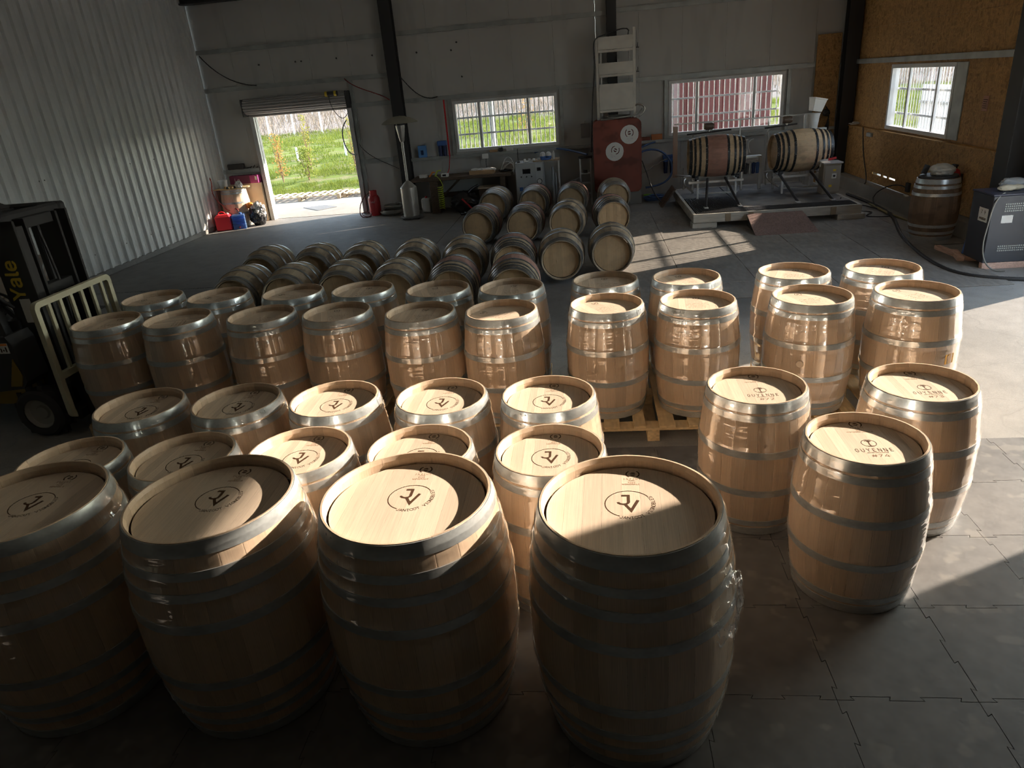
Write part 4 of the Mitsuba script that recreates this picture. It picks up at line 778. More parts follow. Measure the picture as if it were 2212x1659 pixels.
put(gn, 'gauge', P(mv(trimesh.creation.cylinder(0.055, 0.02, sections=24), -1.16, 17.437, .63, rx=90), WHITE, 30)); put(gn, 'gauge_ring', P(mv(lathe([(0.05, 0), (0.062, 0), (0.062, .025), (0.05, .025)], 24), -1.16, 17.445, .63, rx=90), DARKM)); put(gn, 'logo', P(b6(-1.66, -1.57, 17.447, 17.45, .42, .51, 0), BLUEP)); put(gn, 'lettering', P(mv(upright(cat([text_c('Inlant Power', 0.035, 0, 0.045, d=.001), text_c('SYSTEMES', 0.02, -.03, 0, d=.001)])), -1.40, 17.450, .43), NAVY))
bs = thing('board_shelf', 'thin wooden shelf board with white legs beside the grey cabinet', 'shelf'); put(bs, 'board', P(b6(-1.30, -.66, 17.45, 17.95, 1.08, 1.10, .003), PINEO))
for xx in (-.69,): 
    for yy in (17.48, 17.92): put(bs, 'leg', P(b6(xx-.012, xx+.012, yy-.012, yy+.012, 0, 1.08, .002), WHITE))
for x in (-1.06, -.92): 
    t = thing('egg_cup', f'{"left" if x < -1 else "right"} of the two blue and white egg-shaped cups', 'cup', 'pair of blue and white cups'); put(t, 'cup', P(lathe([(0, 0), (.06, 0), (.07, .06), (.065, .08), (0, .08)], 18), BLUEP, 40), tr(x, 17.65, 1.10)); put(t, 'top', P(lathe([(.065, .08), (.07, .11), (.05, .16), (0, .18)], 18), WHITE, 40), tr(x, 17.65, 1.10))
m1('white_bottle', 'slim white bottle at the right of the cups on the shelf board', 'bottle', lathe([(0, 0), (.03, 0), (.03, .14), (.015, .16), (.015, .19), (0, .19)], 16), WHITE, 40, at=tr(-.80, 17.6, 1.10)); m1('blue_box', 'small blue box in front of the two cups on the shelf board', 'box', b6(-1.08, -.90, 17.47, 17.55, 1.101, 1.14, .004), BLUEP)
for i in range(4): m1('white_part', 'small white plastic fitting lying on the grey cabinet', 'fitting', cat([mv(trimesh.creation.cylinder(.03, .07, sections=12), 0, 0, .035), bx(.09, .05, .03, (0.05, 0, .015), .004)]), WHITE, 30, at=tr(-1.50+.11*i, 17.6+.05*(i % 2), 1.101 if i > 3 else 1.076, rz=40*i), group='white fittings on the grey cabinet')
m1('antenna', 'thin black rod standing up on the grey cabinet', 'rod', cat([bar((-1.66, 17.6, 1.075), (-1.66, 17.6, 1.40), .012, 6), mv(trimesh.creation.cylinder(.04, .03, sections=12), -1.66, 17.6, 1.09)]), RUBBER)
kg = thing('steel_keg', 'small steel canister and pipe standing behind the lying barrels', 'canister'); put(kg, 'body', P(lathe([(0, 0), (.15, 0), (.16, .03), (.16, .42), (.1, .48), (.03, .50), (0, .50)], 24), STEEL, 35), tr(-.50, 17.75, 0)); put(kg, 'pipe', P(cat([bar((-.85, 17.8, 0), (-.85, 17.8, .9), .03), bar((-.78, 17.8, 0), (-.78, 17.8, .75), .02), bar((-.5, 17.75, .5), (-.2, 17.75, .6), .015)]), GREYM, 30))
sl = thing('step_ladder', 'small folded aluminium step ladder with black top beside the red tank', 'step ladder')
for xx in (-.17, .08): put(sl, 'rail', P(b6(xx-.02, xx+.02, 17.40, 17.44, 0, 1.08, .004), ALU)); put(sl, 'back_rail', P(hull([(xx+a, y+b, z) for a in (-.012, .012) for b in (-.012, .012) for y, z in ((17.46, 1.06), (17.78, 0))]), ALU))
for z in (.25, .50, .72): put(sl, 'step', P(b6(-.15, .06, 17.37, 17.47, z, z+.03, .004), ALU))
put(sl, 'top', P(b6(-.21, .12, 17.36, 17.52, 1.08, 1.13, .012), RUBBER)); put(sl, 'clip', P(b6(-.10, .0, 17.36, 17.40, .75, .82, .006), RUBBER))
m1('wall_hose', 'blue hose running along the wall behind the shelf board to the step ladder', 'hose', tube(spline([(-1.3, 18.3, 1.22), (-.6, 18.2, 1.26), (-.2, 17.9, 1.18), (0.0, 17.6, 1.15)], 24), .025, 8), BLUEH, True)
# red tank with the ladder-like rack on top
tk = thing('red_tank', 'dark red painted steel tank with two round white stickers', 'tank')
tp = sbox(0.16, 0.30, 1.24, 1.90).buffer(-.12).buffer(.12, 8); put(tk, 'body', P(upright(prism(tp, 0.85)), TANKR, 30), tr(0, 17.85, 0)); put(tk, 'rim', P(upright(prism(tp.buffer(.006).difference(tp.buffer(-.015)), .02)), TANKR, 30), tr(0, 17.01, 0)); put(tk, 'plinth', P(b6(.22, 1.24, 17.05, 17.83, 0, .30, .01), mat('plinth_grey', (0.22, 0.21, 0.19), .7)))
for (cx, cz, rot) in ((.975, 1.57, 3), (.635, 1.22, -28)):
    k = put(tk, 'sticker', P(upright(prism(Point(0, 0).buffer(.205, 24), .002)), PAPER), tr(cx, 16.998, cz), label='round white sticker with a bracket emblem')
    em = emblem(.088); em.apply_translation((0, .035, 0)); e2 = text_c('I N F I N I', .024, 0, -.105); e3 = text_c('BARREL', .013, 0, -.135)
    put(k, 'emblem', P(mv(upright(mv(em, rz=rot)), cx, 16.9955, cz), mat('sticker_ink', (0.10, 0.02, 0.02), .6))); put(k, 'lettering', P(mv(upright(mv(cat([e2, e3]), rz=rot)), cx, 16.9955, cz), mat('sticker_grey', (0.42, 0.40, 0.40), .6)))
put(tk, 'lid_hose', P(cat([tube(spline([(.35, 17.2, 1.92), (.6, 17.05, 1.93), (.9, 17.1, 1.95), (1.2, 17.3, 1.99), (1.3, 17.4, 2.08)], 24), .018, 6), tube(coil(.75, 17.45, 1.92, .28, 1.6, .05, wob=.03), .02, 6)]), HOSEG, True))
rk = thing('ladder_rack', 'tall white ladder-like rack with three cream panels on top of the red tank', 'rack')
for xx, z1 in ((.30, 3.60), (1.13, 3.78)): put(rk, 'rail', P(b6(xx-.03, xx+.03, 17.42, 17.50, 1.905, z1, .004), CREAM))
for z0, z1 in ((3.37, 3.63), (2.86, 3.10), (2.11, 2.66)): put(rk, 'panel', P(b6(.33, 1.10, 17.40, 17.42, z0, z1, .003), CREAM)); put(rk, 'ledge', P(b6(.33, 1.10, 17.40, 17.62, z0-.055, z0-.005, .003), CREAM))
put(rk, 'back_post', P(cat([b6(1.02, 1.05, 17.6, 17.63, 1.905, 3.4, .002), b6(.38, .41, 17.6, 17.63, 1.905, 3.4, .002)]), ALU)); 
m1('rack_cable', 'black cable draped over the top of the ladder rack and down its left side', 'cable', tube(spline([(1.0, 17.45, 3.64), (1.0, 17.45, 3.74), (.85, 17.45, 3.76), (.5, 17.45, 3.68), (.28, 17.40, 3.60), (.24, 17.38, 3.3), (.2, 17.4, 2.6), (.14, 17.4, 1.8), (.10, 17.45, 1.2)], 50), .014, 6), RUBBER, True)
m1('rack_spout', 'bent steel spout pipe at the lower right of the ladder rack', 'pipe', tube(spline([(1.14, 17.45, 2.14), (1.26, 17.4, 2.18), (1.35, 17.4, 2.10), (1.30, 17.4, 1.98), (1.22, 17.4, 1.93)], 20), .022, 8), STEEL, True)
hk = P(cat([bar((0, 0, 0), (0, -.06, 0), .012, 6), bar((0, -.06, 0), (0, -.06, .07), .008, 6), bx(.07, .02, .02, (0, -.03, -.03), .003)]), DARKM)
for z in (3.42, 2.90): t = thing('wall_hook', 'small dark hook on the wall right of the ladder rack', 'hook', 'two hooks right of the ladder rack'); put(t, None, {**hk, 'to_world': tr(1.27, YB, z)})
# cables on the back wall
for nm, lb, pts, mm, r in (('wall_cable', 'black cable sagging between the girts above the doorway', [(-9.46, 18.3, 4.10), (-9.1, 18.3, 3.71), (-8.62, 18.3, 3.43), (-8.14, 18.3, 3.32)], RUBBER, .013), ('wall_cable', 'dark red cable sagging from the door frame to the column', [(-5.87, 18.3, 3.29), (-5.5, 18.25, 3.05), (-4.9, 18.2, 2.80), (-4.76, 18.13, 2.72)], mat('cable_red', (.22, .04, .04), .5), .012), ('wall_cable', 'black cable sagging from the column to the window girt', [(-4.44, 18.15, 3.23), (-4.22, 18.2, 2.95), (-3.96, 18.3, 2.73), (-3.6, 18.32, 2.70)], RUBBER, .012), ('wall_cable', 'thin black cable hanging across the wall between doorway and column', [(-5.75, 18.3, 1.75), (-5.3, 18.3, 1.33), (-4.95, 18.3, 1.15), (-4.78, 18.2, 1.08)], RUBBER, .008), ('wall_cable', 'looped grey cable at the right door frame', [(-5.95, 18.2, 2.35), (-6.1, 18.2, 2.1), (-6.12, 18.25, 1.8), (-6.0, 18.25, 1.55), (-5.85, 18.3, 1.5)], GREYM, .016)):
    m1(nm, lb, 'cable', tube(spline(pts, 30), r, 6), mm, True)
m1('tool_heap', 'dark heap of tools and hoses on the floor before the workbench', 'tool heap', cat([mv(crumple(.28, 5, (1.1, .8, .9), .6), -3.05, 17.45, .24), tube(spline([(-3.1, 17.1, .03), (-2.8, 16.95, .04), (-2.55, 17.0, .03), (-2.5, 17.3, .05), (-2.9, 17.4, .3), (-2.7, 17.6, .62)], 30), .03, 8), tube(coil(-2.75, 17.05, .03, .2, 1.7, .05, wob=.05), .025, 6)]), BAGB, True)
m1('bolt_cutter', 'red bar-shaped tool leaning on the dark heap', 'tool', bar((-3.05, 17.12, .38), (-2.75, 16.98, .10), .022), RED, 30)
m1('brown_box', 'dark box with a pale lid under the workbench', 'box', cat([b6(-2.72, -2.25, 17.75, 18.15, 0, .5, .01)]), BENCHW); put('brown_box', 'lid', P(b6(-2.74, -2.23, 17.73, 18.17, .501, .53, .004), TAN))

# ------------------------------------------------------------------ barrel washing station and the right-hand side
for nm, lb, pts, r, mm in (('blue_hose', 'blue hose looping from the red tank to the wall filters', [(1.26, 17.9, 1.05), (1.5, 17.9, 1.12), (1.75, 17.9, 1.07), (1.98, 17.95, .85), (2.05, 17.95, .66), (1.98, 17.9, .44), (1.75, 17.85, .30), (1.4, 17.85, .24)], .024, BLUEH), ('blue_hose', 'blue hose slanting up the wall right of the red tank', [(1.26, 18.1, 1.14), (1.5, 18.2, 1.22), (1.85, 18.3, 1.28)], .022, BLUEH), ('grey_hose', 'thin grey hose from the wall filters down behind the red tank', [(1.95, 18.15, .85), (1.7, 18.1, .75), (1.45, 18.0, .62), (1.3, 17.9, .58)], .014, HOSEG), ('dark_hose', 'dark hose hanging beside the red tank down to the floor', [(1.27, 17.2, .95), (1.36, 17.1, .7), (1.5, 16.9, .3), (1.72, 16.6, .03)], .014, RUBBER)):
    m1(nm, lb, 'hose', tube(spline(pts, 36), r, 8), mm, True)
m1('hose_coil', 'blue and grey hose coiled on the floor beside the red tank', 'hose', tube(coil(1.62, 17.3, .03, .24, 3, .10, wob=.05), .026, 8), BLUEH, True)
m1('green_tape', 'bright green reel on the floor behind the blue hose', 'reel', mv(lathe([(.05, 0), (.11, 0), (.11, .09), (.05, .09)], 20), 1.45, 17.75, 0), mat('bright_green', (.25, .55, .06), .5), 35)
wf2 = thing('wall_filter', 'pair of dark blue water filters fixed to the wall inside the blue hose loop', 'water filter')
for xx in (1.92, 2.07): put(wf2, 'bowl', P(lathe([(0, 0), (.045, 0), (.055, .25), (.055, .27), (0, .27)], 18), NAVY, 35), tr(xx, 18.25, .50)); put(wf2, 'head', P(lathe([(0, 0), (.065, 0), (.065, .09), (.03, .11), (0, .11)], 18), BLUEP, 35), tr(xx, 18.25, .775))
put(wf2, 'bracket', P(b6(1.86, 2.13, 18.31, 18.395, .84, .92, .004), BLUEP))
m1('orange_crate', 'orange box on the wall shelf left of the right barred window', 'box', b6(1.58, 1.84, 18.255, 18.355, 1.302, 1.43, .006), mat('crate_orange', (.50, .18, .06), .6)); m1('rust_box', 'dark rust-coloured box on the wall shelf behind the red tank', 'box', b6(1.28, 1.55, 18.26, 18.36, 1.302, 1.38, .006), mat('rust_box', (.22, .06, .04), .6))
# platform
pf = thing('steel_platform', 'low steel platform with grating below the two black-hooped barrels', 'platform')
PL = mat('platform_steel', lambda p, n, uv: mi.Color3f(.44, .42, .37)*(.7+.5*fbm(p.x*5, p.y*5, p.z*20, octaves=3)), .5, metal=.2)
DECK = mat('deck_plate', lambda p, n, uv: mix((.07, .065, .06), (.21, .195, .175), smoothstep(.35, .7, fbm(p.x*1.8, p.y*1.8, 3.0, octaves=4))), .6)
put(pf, 'front_beam', P(b6(1.98, 5.06, 13.80, 13.86, .10, .265, .006), PL)); put(pf, 'side_beam', P(b6(1.98, 2.04, 13.86, 17.1, .10, .265, .006), PL)); put(pf, 'side_beam', P(b6(5.0, 5.06, 13.86, 17.1, .10, .265, .006), PL)); put(pf, 'back_beam', P(b6(2.04, 5.0, 17.04, 17.1, .10, .265, .006), PL))
for x0, x1, y0 in ((1.96, 2.42, 13.76), (4.62, 5.12, 13.76), (1.98, 2.4, 16.4), (4.6, 5.06, 16.4)): put(pf, 'foot', P(b6(x0, x1, y0, y0+.30, 0, .10, .006), PL))
put(pf, 'deck_plate', P(b6(3.02, 5.0, 14.28, 17.04, .225, .262, .003), DECK)); put(pf, 'deck_plate', P(b6(2.04, 3.0, 15.7, 17.04, .225, .262, .003), DECK))
put(pf, 'grating', P(cat([b6(2.06+.03*i, 2.072+.03*i, 13.86, (15.68 if i < 32 else 14.27), .235, .275, 0) for i in range(98)]+[b6(2.04, 5.0, 13.9+.09*j, 13.906+.09*j, .235, .268, 0) for j in range(4)]), DARKM), kind='stuff')
for xx in (2.58, 3.0, 4.5): put(pf, 'bracket', P(b6(xx, xx+.10, 13.785, 13.80, .11, .25, .003), mat('bracket_rust', (.26, .20, .13), .6)))
rp = thing('carpet_ramp', 'wedge ramp covered in reddish-brown carpet leading up to the platform', 'ramp')
CARPET = mat('red_carpet', lambda p, n, uv: mi.Color3f(.215, .15, .135)*(.7+.55*noise(p.x*70, p.y*70, p.z*70))*(.85+.3*fbm(p.x*3, p.y*3)), .95, spec=.1)
put(rp, 'carpet', P(hull([(2.93, 12.80, 0), (4.03, 12.80, 0), (2.96, 13.74, .23), (3.97, 13.74, .23), (2.93, 12.80, .012), (4.03, 12.8, .012), (2.96, 13.74, .215), (3.97, 13.74, .215)]), CARPET)); put(rp, 'wedge', P(hull([(2.95, 12.84, 0), (4.0, 12.84, 0), (2.98, 13.74, .21), (3.95, 13.74, .21), (2.98, 13.74, 0), (3.95, 13.74, 0)]), DARKM))
# two big barrels on the washing frames
HM = [(1.082, 1.146), (1.005, 1.050), (.905, .95), (.772, .818)]
WK = [barrel_kit(1.15, .352, .43, HM, 31, 26, OLD, OLDH, BLACKHOOP, nz=11, hn=64, special=None, ends=2), barrel_kit(1.15, .352, .43, HM, 32, 26, mat('oak_used_pale', oak_fn((.50, .36, .22), (.62, .46, .29), .35, (.17, .12, .08)), .65, spec=.3), OLDH, BLACKHOOP, nz=11, hn=64, ends=2)]
# the left one: a wine-red belly between the middle hoops, built as a band of its own on each stave
WK[0] = [(n, ({**ply, 'bsdf': {'type': 'ref', 'id': 'mtl_oak_used_red'}} if c == 's' else ply), c) for n, ply, c in WK[0]]
def _red(p, n, uv):
    b = oak_fn((.46, .33, .20), (.58, .43, .27), .35, (.17, .12, .08))(p, n, uv); r = oak_fn((.34, .17, .125), (.42, .23, .17), .3, (.15, .09, .07))(p, n, uv)
    t = smoothstep(.205, .195, dr.abs(uv.y-.575))
    return b*(1-t)+r*t
mat('oak_used_red', _red, .65, spec=.3)
def onside(x, y, z, rz): return tr(x, y, z, rz=rz) @ T().rotate([0, 1, 0], 90) @ T().translate([0, 0, -1.15/2])
place_barrel(WK[0], 'washed_barrel', 'barrel with black hoops and a wine-red belly on the left washing frame', None, onside(2.73, 15.95, 1.085, -3), 40)
place_barrel(WK[1], 'washed_barrel', 'barrel with black hoops and plain pale staves on the right washing frame', None, onside(4.46, 15.95, 1.07, 3), 130)
for k, xc in ((0, 2.73), (1, 4.46)):
    f = thing('washing_frame', f'stainless roller frame carrying the {("left", "right")[k]} black-hooped barrel', 'washing frame')
    for dx in (-.42, .36):
        for yy in (15.55, 16.35): put(f, 'leg', P(b6(xc+dx-.02, xc+dx+.02, yy-.02, yy+.02, .263, .66, .004), WHITE if yy < 16 else STEEL))
    for xa, xb in ((2.50, 2.30), (2.86, 2.95)) if k == 0 else ((3.95, 4.05), (4.58, 4.70)):
        put(f, 'strut', P(tube([(xa, 15.50, .68), (xb, 14.35, .29)], .026, 8), RUBBER, 40)); put(f, 'strut_foot', P(b6(xb-.04, xb+.04, 14.28, 14.40, .277, .30, .004), ALU))
    for yy in (15.55, 16.35): put(f, 'rail', P(b6(xc-.62, xc+.52, yy-.025, yy+.025, .585, .635, .004), STEEL))
    put(f, 'cross_bar', P(b6(xc-.42, xc+.40, 15.53, 15.56, .36, .385, .003), STEEL))
    for dx in (-.42, .42):
        for yy in (15.72, 16.18): put(f, 'roller', P(mv(trimesh.creation.cylinder(.05, .07, sections=18), ry=90), RUBBER, 30), tr(xc+dx, yy, .665))
        put(f, 'roller_bar', P(b6(xc+dx-.02, xc+dx+.02, 15.6, 16.3, .60, .625, .003), STEEL))
    put(f, 'hose_arm', P(tube(spline([(xc-.60, 16.1, .62), (xc-.66, 15.8, .55), (xc-.5, 15.5, .42)], 14), .02, 6), STEEL, True))
ss = thing('splash_screen', 'clear splash screen in a steel frame behind the washing barrels', 'screen')
put(ss, 'pane', P(trimesh.Trimesh([(2.0, 17.0, .80), (4.80, 17.0, .80), (4.80, 17.0, 1.70), (2.0, 17.0, 1.70)], [(0, 1, 2), (0, 2, 3)], process=False), 'pane_glass')); put(ss, 'top_rail', P(b6(1.98, 4.82, 16.985, 17.015, 1.69, 1.72, .003), STEEL))
for xx in (3.43, 4.04): put(ss, 'post', P(b6(xx-.015, xx+.015, 17.015, 17.045, .263, 1.69, .003), STEEL))
put(ss, 'end_post', P(b6(1.95, 2.05, 16.95, 17.02, .55, 1.66, .004), mat('post_brown', (.40, .28, .22), .6)), label='brown end post'); put(ss, 'end_post', P(b6(4.79, 4.83, 16.98, 17.02, .263, 1.72, .003), STEEL)); put(ss, 'arm', P(cat([bar((1.98, 17.0, .60), (2.3, 16.6, .60), .02), bar((2.2, 17.0, .263), (2.2, 17.0, .75), .02)]), STEEL, 30))
for k, (xa, xb, z) in enumerate(((2.21, 3.16, 1.53), (3.87, 4.55, 1.54))):
    s_ = thing('spray_motor', f'small brown motor on a steel bar above the {("left", "right")[k]} washing barrel', 'motor'); xm = (2.68, 4.33)[k]
    put(s_, 'bar', P(bar((xa, 16.62, z-.03), (xb, 16.62, z+.01), .018), DARKM, 30)); put(s_, 'body', P(mv(lathe([(0, -.1), (.06, -.1), (.075, -.06), (.075, .06), (.06, .1), (0, .1)], 20), xm, 16.62, z+.11, ry=90), mat(f'motor_brown{k}', (.10, .07, .05), .4), 35)); put(s_, 'stem', P(cat([bar((xm, 16.62, z), (xm, 16.62, z+.05), .02), bar((xa+.15, 16.62, z-.03), (xa+.15, 16.9, z-.12), .014), bar((xa+.15, 16.9, z-.12), (xa+.15, 16.9, .263), .014)]), STEEL, 30))
mp = thing('pump_unit', 'stainless pump stand with blue and clear filter bowls between the washing frames', 'pump')
put(mp, 'stand', P(cat([b6(3.36, 3.80, 16.4, 16.6, .93, .97, .004), b6(3.74, 3.80, 16.4, 16.46, .263, .95, .004), b6(3.36, 3.40, 16.4, 16.46, .263, .93, .004), bar((3.4, 16.45, .86), (3.76, 16.45, .86), .016)]), STEEL))
for i, mm in enumerate((DARKM, STEEL, NAVY, BLUEP)): put(mp, 'bowl', P(lathe([(0, 0), (.036, 0), (.042, .22), (0, .24)], 14), mm, 35), tr(3.46+.085*i, 16.42, .60))
for i, xx in enumerate((3.52, 3.64)): put(mp, 'tap', P(tube(spline([(xx, 16.9, .98), (xx, 16.9, 1.25), (xx+.06, 16.85, 1.28)], 10), .012, 6), WHITE, True))
bk = thing('white_bucket', 'white plastic bucket behind the right washing barrel', 'bucket'); put(bk, 'body', P(lathe([(0, 0), (.10, 0), (.145, .36), (.155, .36), (.155, .38), (.14, .38), (.095, .02), (0, .02)], 28), WHITE, 40), tr(4.86, 16.62, 1.36)); put(bk, 'stand', P(b6(4.76, 4.96, 16.52, 16.72, .263, 1.36, .01), STEEL))
wb2 = thing('white_tub', 'dented white tub tipped on top of the white bucket', 'tub'); put(wb2, 'body', P(hull([(sx*a, sy*b, z) for sx in (-1, 1) for sy in (-1, 1) for a, b, z in ((.10, .09, 0), (.14, .12, .26))]), WHITE), tr(4.90, 16.62, 1.775, rz=15) @ T().rotate([0, 1, 0], 12)); put(wb2, 'rim', P(b6(-.15, .15, -.13, .13, .24, .27, .006), WHITE), tr(4.90, 16.62, 1.775, rz=15) @ T().rotate([0, 1, 0], 12))
m1('white_block', 'small white box beside the bucket on the wall side', 'box', b6(5.02, 5.2, 16.7, 16.85, 1.22, 1.42, .006), WHITE); put('white_block', 'stand', P(b6(5.08, 5.14, 16.74, 16.80, .0, 1.22, .003), STEEL))
cb = thing('control_cabinet', 'upright stainless control cabinet at the right end of the platform', 'control cabinet')
put(cb, 'body', P(b6(4.72, 5.06, 15.13, 15.43, .263, .86, .006), mat('cab_steel', (.33, .30, .25), .45, metal=.4))); put(cb, 'door', P(b6(4.75, 5.05, 15.115, 15.13, .30, .82, .004), mat('cab_door', (.36, .33, .28), .4, metal=.4))); put(cb, 'roof', P(b6(4.70, 5.08, 15.08, 15.44, .86, .885, .005), ALU)); put(cb, 'switch', P(mv(trimesh.creation.cylinder(.022, .03, sections=14), 4.93, 15.11, .62, rx=90), RUBBER, 30)); put(cb, 'switch_plate', P(b6(4.885, 4.975, 15.111, 15.115, .57, .67, .001), PAPER)); put(cb, 'warning_label', P(b6(4.84, 4.90, 15.111, 15.115, .40, .45, .001), YEL)); put(cb, 'warning_label', P(b6(4.90, 4.96, 15.111, 15.115, .71, .75, .001), YEL))
sg = thing('spray_gun', 'spray gun with a red handle lying on the stainless control cabinet', 'spray gun'); put(sg, 'barrel', P(cat([bar((4.66, 15.24, .91), (4.82, 15.22, .93), .020), bar((4.70, 15.24, .89), (4.68, 15.24, .80), .016)]), ALU, 30)); put(sg, 'handle', P(bar((4.82, 15.22, .93), (4.97, 15.20, .96), .022), RED, 30))
m1('leaning_board', 'dark brown board propped beside the platform near the red tank', 'board', hull([(1.62, 16.3, 0), (1.92, 16.3, .40), (1.66, 16.3, 0), (1.95, 16.3, .38), (1.62, 16.9, 0), (1.92, 16.9, .40), (1.66, 16.9, 0), (1.95, 16.9, .38)]), BENCHW)
# right-hand wall
fe = thing('fire_extinguisher', 'red fire extinguisher hanging on the chipboard wall', 'fire extinguisher'); q = tr(5.98, 12.50, .55)
put(fe, 'body', P(lathe([(0, 0), (.075, 0), (.085, .03), (.085, .36), (.06, .42), (.03, .44), (0, .44)], 24), RED, 35), q); put(fe, 'head', P(cat([mv(trimesh.creation.cylinder(.025, .06, sections=12), 0, 0, .46), bx(.05, .14, .03, (0, .03, .49), .006)]), RUBBER, 30), q); put(fe, 'hose', P(tube(spline([(0, .05, .48), (-.02, .13, .42), (-.03, .12, .25), (-.04, .11, .1)], 16), .015, 6), RUBBER, True), q); put(fe, 'bracket', P(b6(.07, .115, -.04, .04, .15, .35, .004), DARKM), q)
OLD2 = mat('oak_brown_old', oak_fn((.13, .085, .052), (.24, .165, .105), .6, (.07, .05, .035)), .7, spec=.3)
place_barrel(barrel_kit(.96, .295, .355, [(.885, .955), (.81, .855), (.70, .745)], 41, 24, OLD2, OLDH, GALV, hn=64), 'used_barrel', 'dark brown old barrel standing upright by the chipboard wall', None, tr(5.50, 11.98, 0), 20)
m1('black_plate', 'black plastic lid lying on the upright old barrel', 'lid', prism(Polygon(arc_pts(.27, 0, 360, 30)), .03), RUBBER, at=tr(5.50, 11.98, .962)); m1('crumpled_cloth', 'crumpled pale cloth bag on the lid of the upright old barrel', 'cloth', mv(crumple(.16, 6, (1.1, .8, .6), .6), 5.52, 11.95, 1.06), mat('pale_cloth', (.48, .47, .42), .8), True); m1('upright_card', 'small dark card standing on the upright old barrel', 'card', mv(bx(.09, .01, .14, b=.002), 5.34, 12.1, 1.07, ry=20), DARKM)
bc = thing('black_cabinet', 'black metal cabinet with punched grilles on a wooden base at the right edge', 'cabinet'); BCM = mat('cab_black', (.035, .038, .05), .4)
put(bc, 'body', P(b6(5.30, 5.98, 9.95, 10.48, .085, .98, .008), BCM)); put(bc, 'base', P(cat([b6(5.30, 5.98, 9.94, 10.02, 0, .085, .004), b6(5.30, 5.98, 10.40, 10.48, 0, .085, .004)]), PINEP)); put(bc, 'top', P(b6(5.29, 5.99, 9.94, 10.49, .98, 1.0, .004), mat('cab_top', (.04, .045, .075), .4)))
put(bc, 'grille', P(cat([b6(5.46+.026*i, 5.476+.026*i, 9.944, 9.951, .86-.03*j, .876-.03*j, 0) for i in range(19) for j in range(4)]), GIRT), kind='stuff'); put(bc, 'grille', P(cat([b6(5.46+.026*i, 5.476+.026*i, 9.944, 9.951, .30-.03*j, .316-.03*j, 0) for i in range(19) for j in range(3)]), GIRT), kind='stuff')
k = put(bc, 'paper_label', P(b6(5.2965, 5.30, 10.02, 10.25, .62, .80, 0), PAPER)); v = text_c('7 9', .05, 0, 0, d=.001).vertices; tm = text_c('7  9', .05, 0, 0, d=.001); bar1 = cat([bx(.004*(1+i % 2), .03, .001, (-.08+.011*i, -.06, .0005), 0) for i in range(15)]); tt = upright(cat([tm, bar1])); put(k, 'print', P(mv(tt, rz=-90), INK), tr(5.2960, 10.135, .72)); put(bc, 'white_label', P(b6(5.44, 5.58, 9.946, 9.95, .62, .72, 0), PAPER))
gl = mat('glove_cream', (.55, .50, .38), .7)
m1('work_gloves', 'cream work gloves lying on the black cabinet', 'gloves', cat([mv(crumple(.08, 2, (1.4, .7, .5), .4), 5.55, 10.15, 1.045), mv(crumple(.07, 8, (1.2, .7, .5), .4), 5.70, 10.2, 1.04)]), gl, True); m1('grey_rag', 'grey rag heaped at the back of the black cabinet top', 'rag', mv(crumple(.12, 3, (1.5, .8, .6), .5), 5.75, 10.38, 1.06), GREYM, True)
m1('cabinet_cable', 'thin grey cable hanging down the front edge of the black cabinet', 'cable', tube(spline([(5.45, 10.0, 1.01), (5.32, 9.93, .9), (5.27, 9.92, .6), (5.25, 9.9, .3), (5.35, 9.85, .05), (5.5, 9.75, .02)], 36), .010, 6), HOSEG, True)
yb = thing('level_case', 'yellow and blue printed pack leaning beside the black cabinet', 'pack'); put(yb, 'body', P(mv(bx(.13, .05, .62, (0, 0, .31), .006), 5.47, 10.72, 0, ry=8), mat('pack_yellow', (.55, .50, .10), .5))); put(yb, 'blue_end', P(mv(bx(.132, .053, .2, (0, 0, .12), .006), 5.469, 10.72, 0, ry=8), BLUEP)); put(yb, 'white_patch', P(mv(bx(.10, .002, .08, (0, -.028, .15), 0), 5.47, 10.72, 0, ry=8), PAPER)); put(yb, 'print', P(mv(cat([bx(.05, .002, .04, (0, -.027, .30+.06*i), 0) for i in range(4)]), 5.47, 10.72, 0, ry=8), WHITE))
for i in range(2): m1('wood_offcut', 'piece of reddish timber lying at the foot of the black cabinet', 'timber', bx(.5, .09, .07, b=.006), PINEP, at=tr(5.30-.02*i, 10.62+.30*i, .036, rz=75+20*i), group='timber offcuts by the black cabinet')
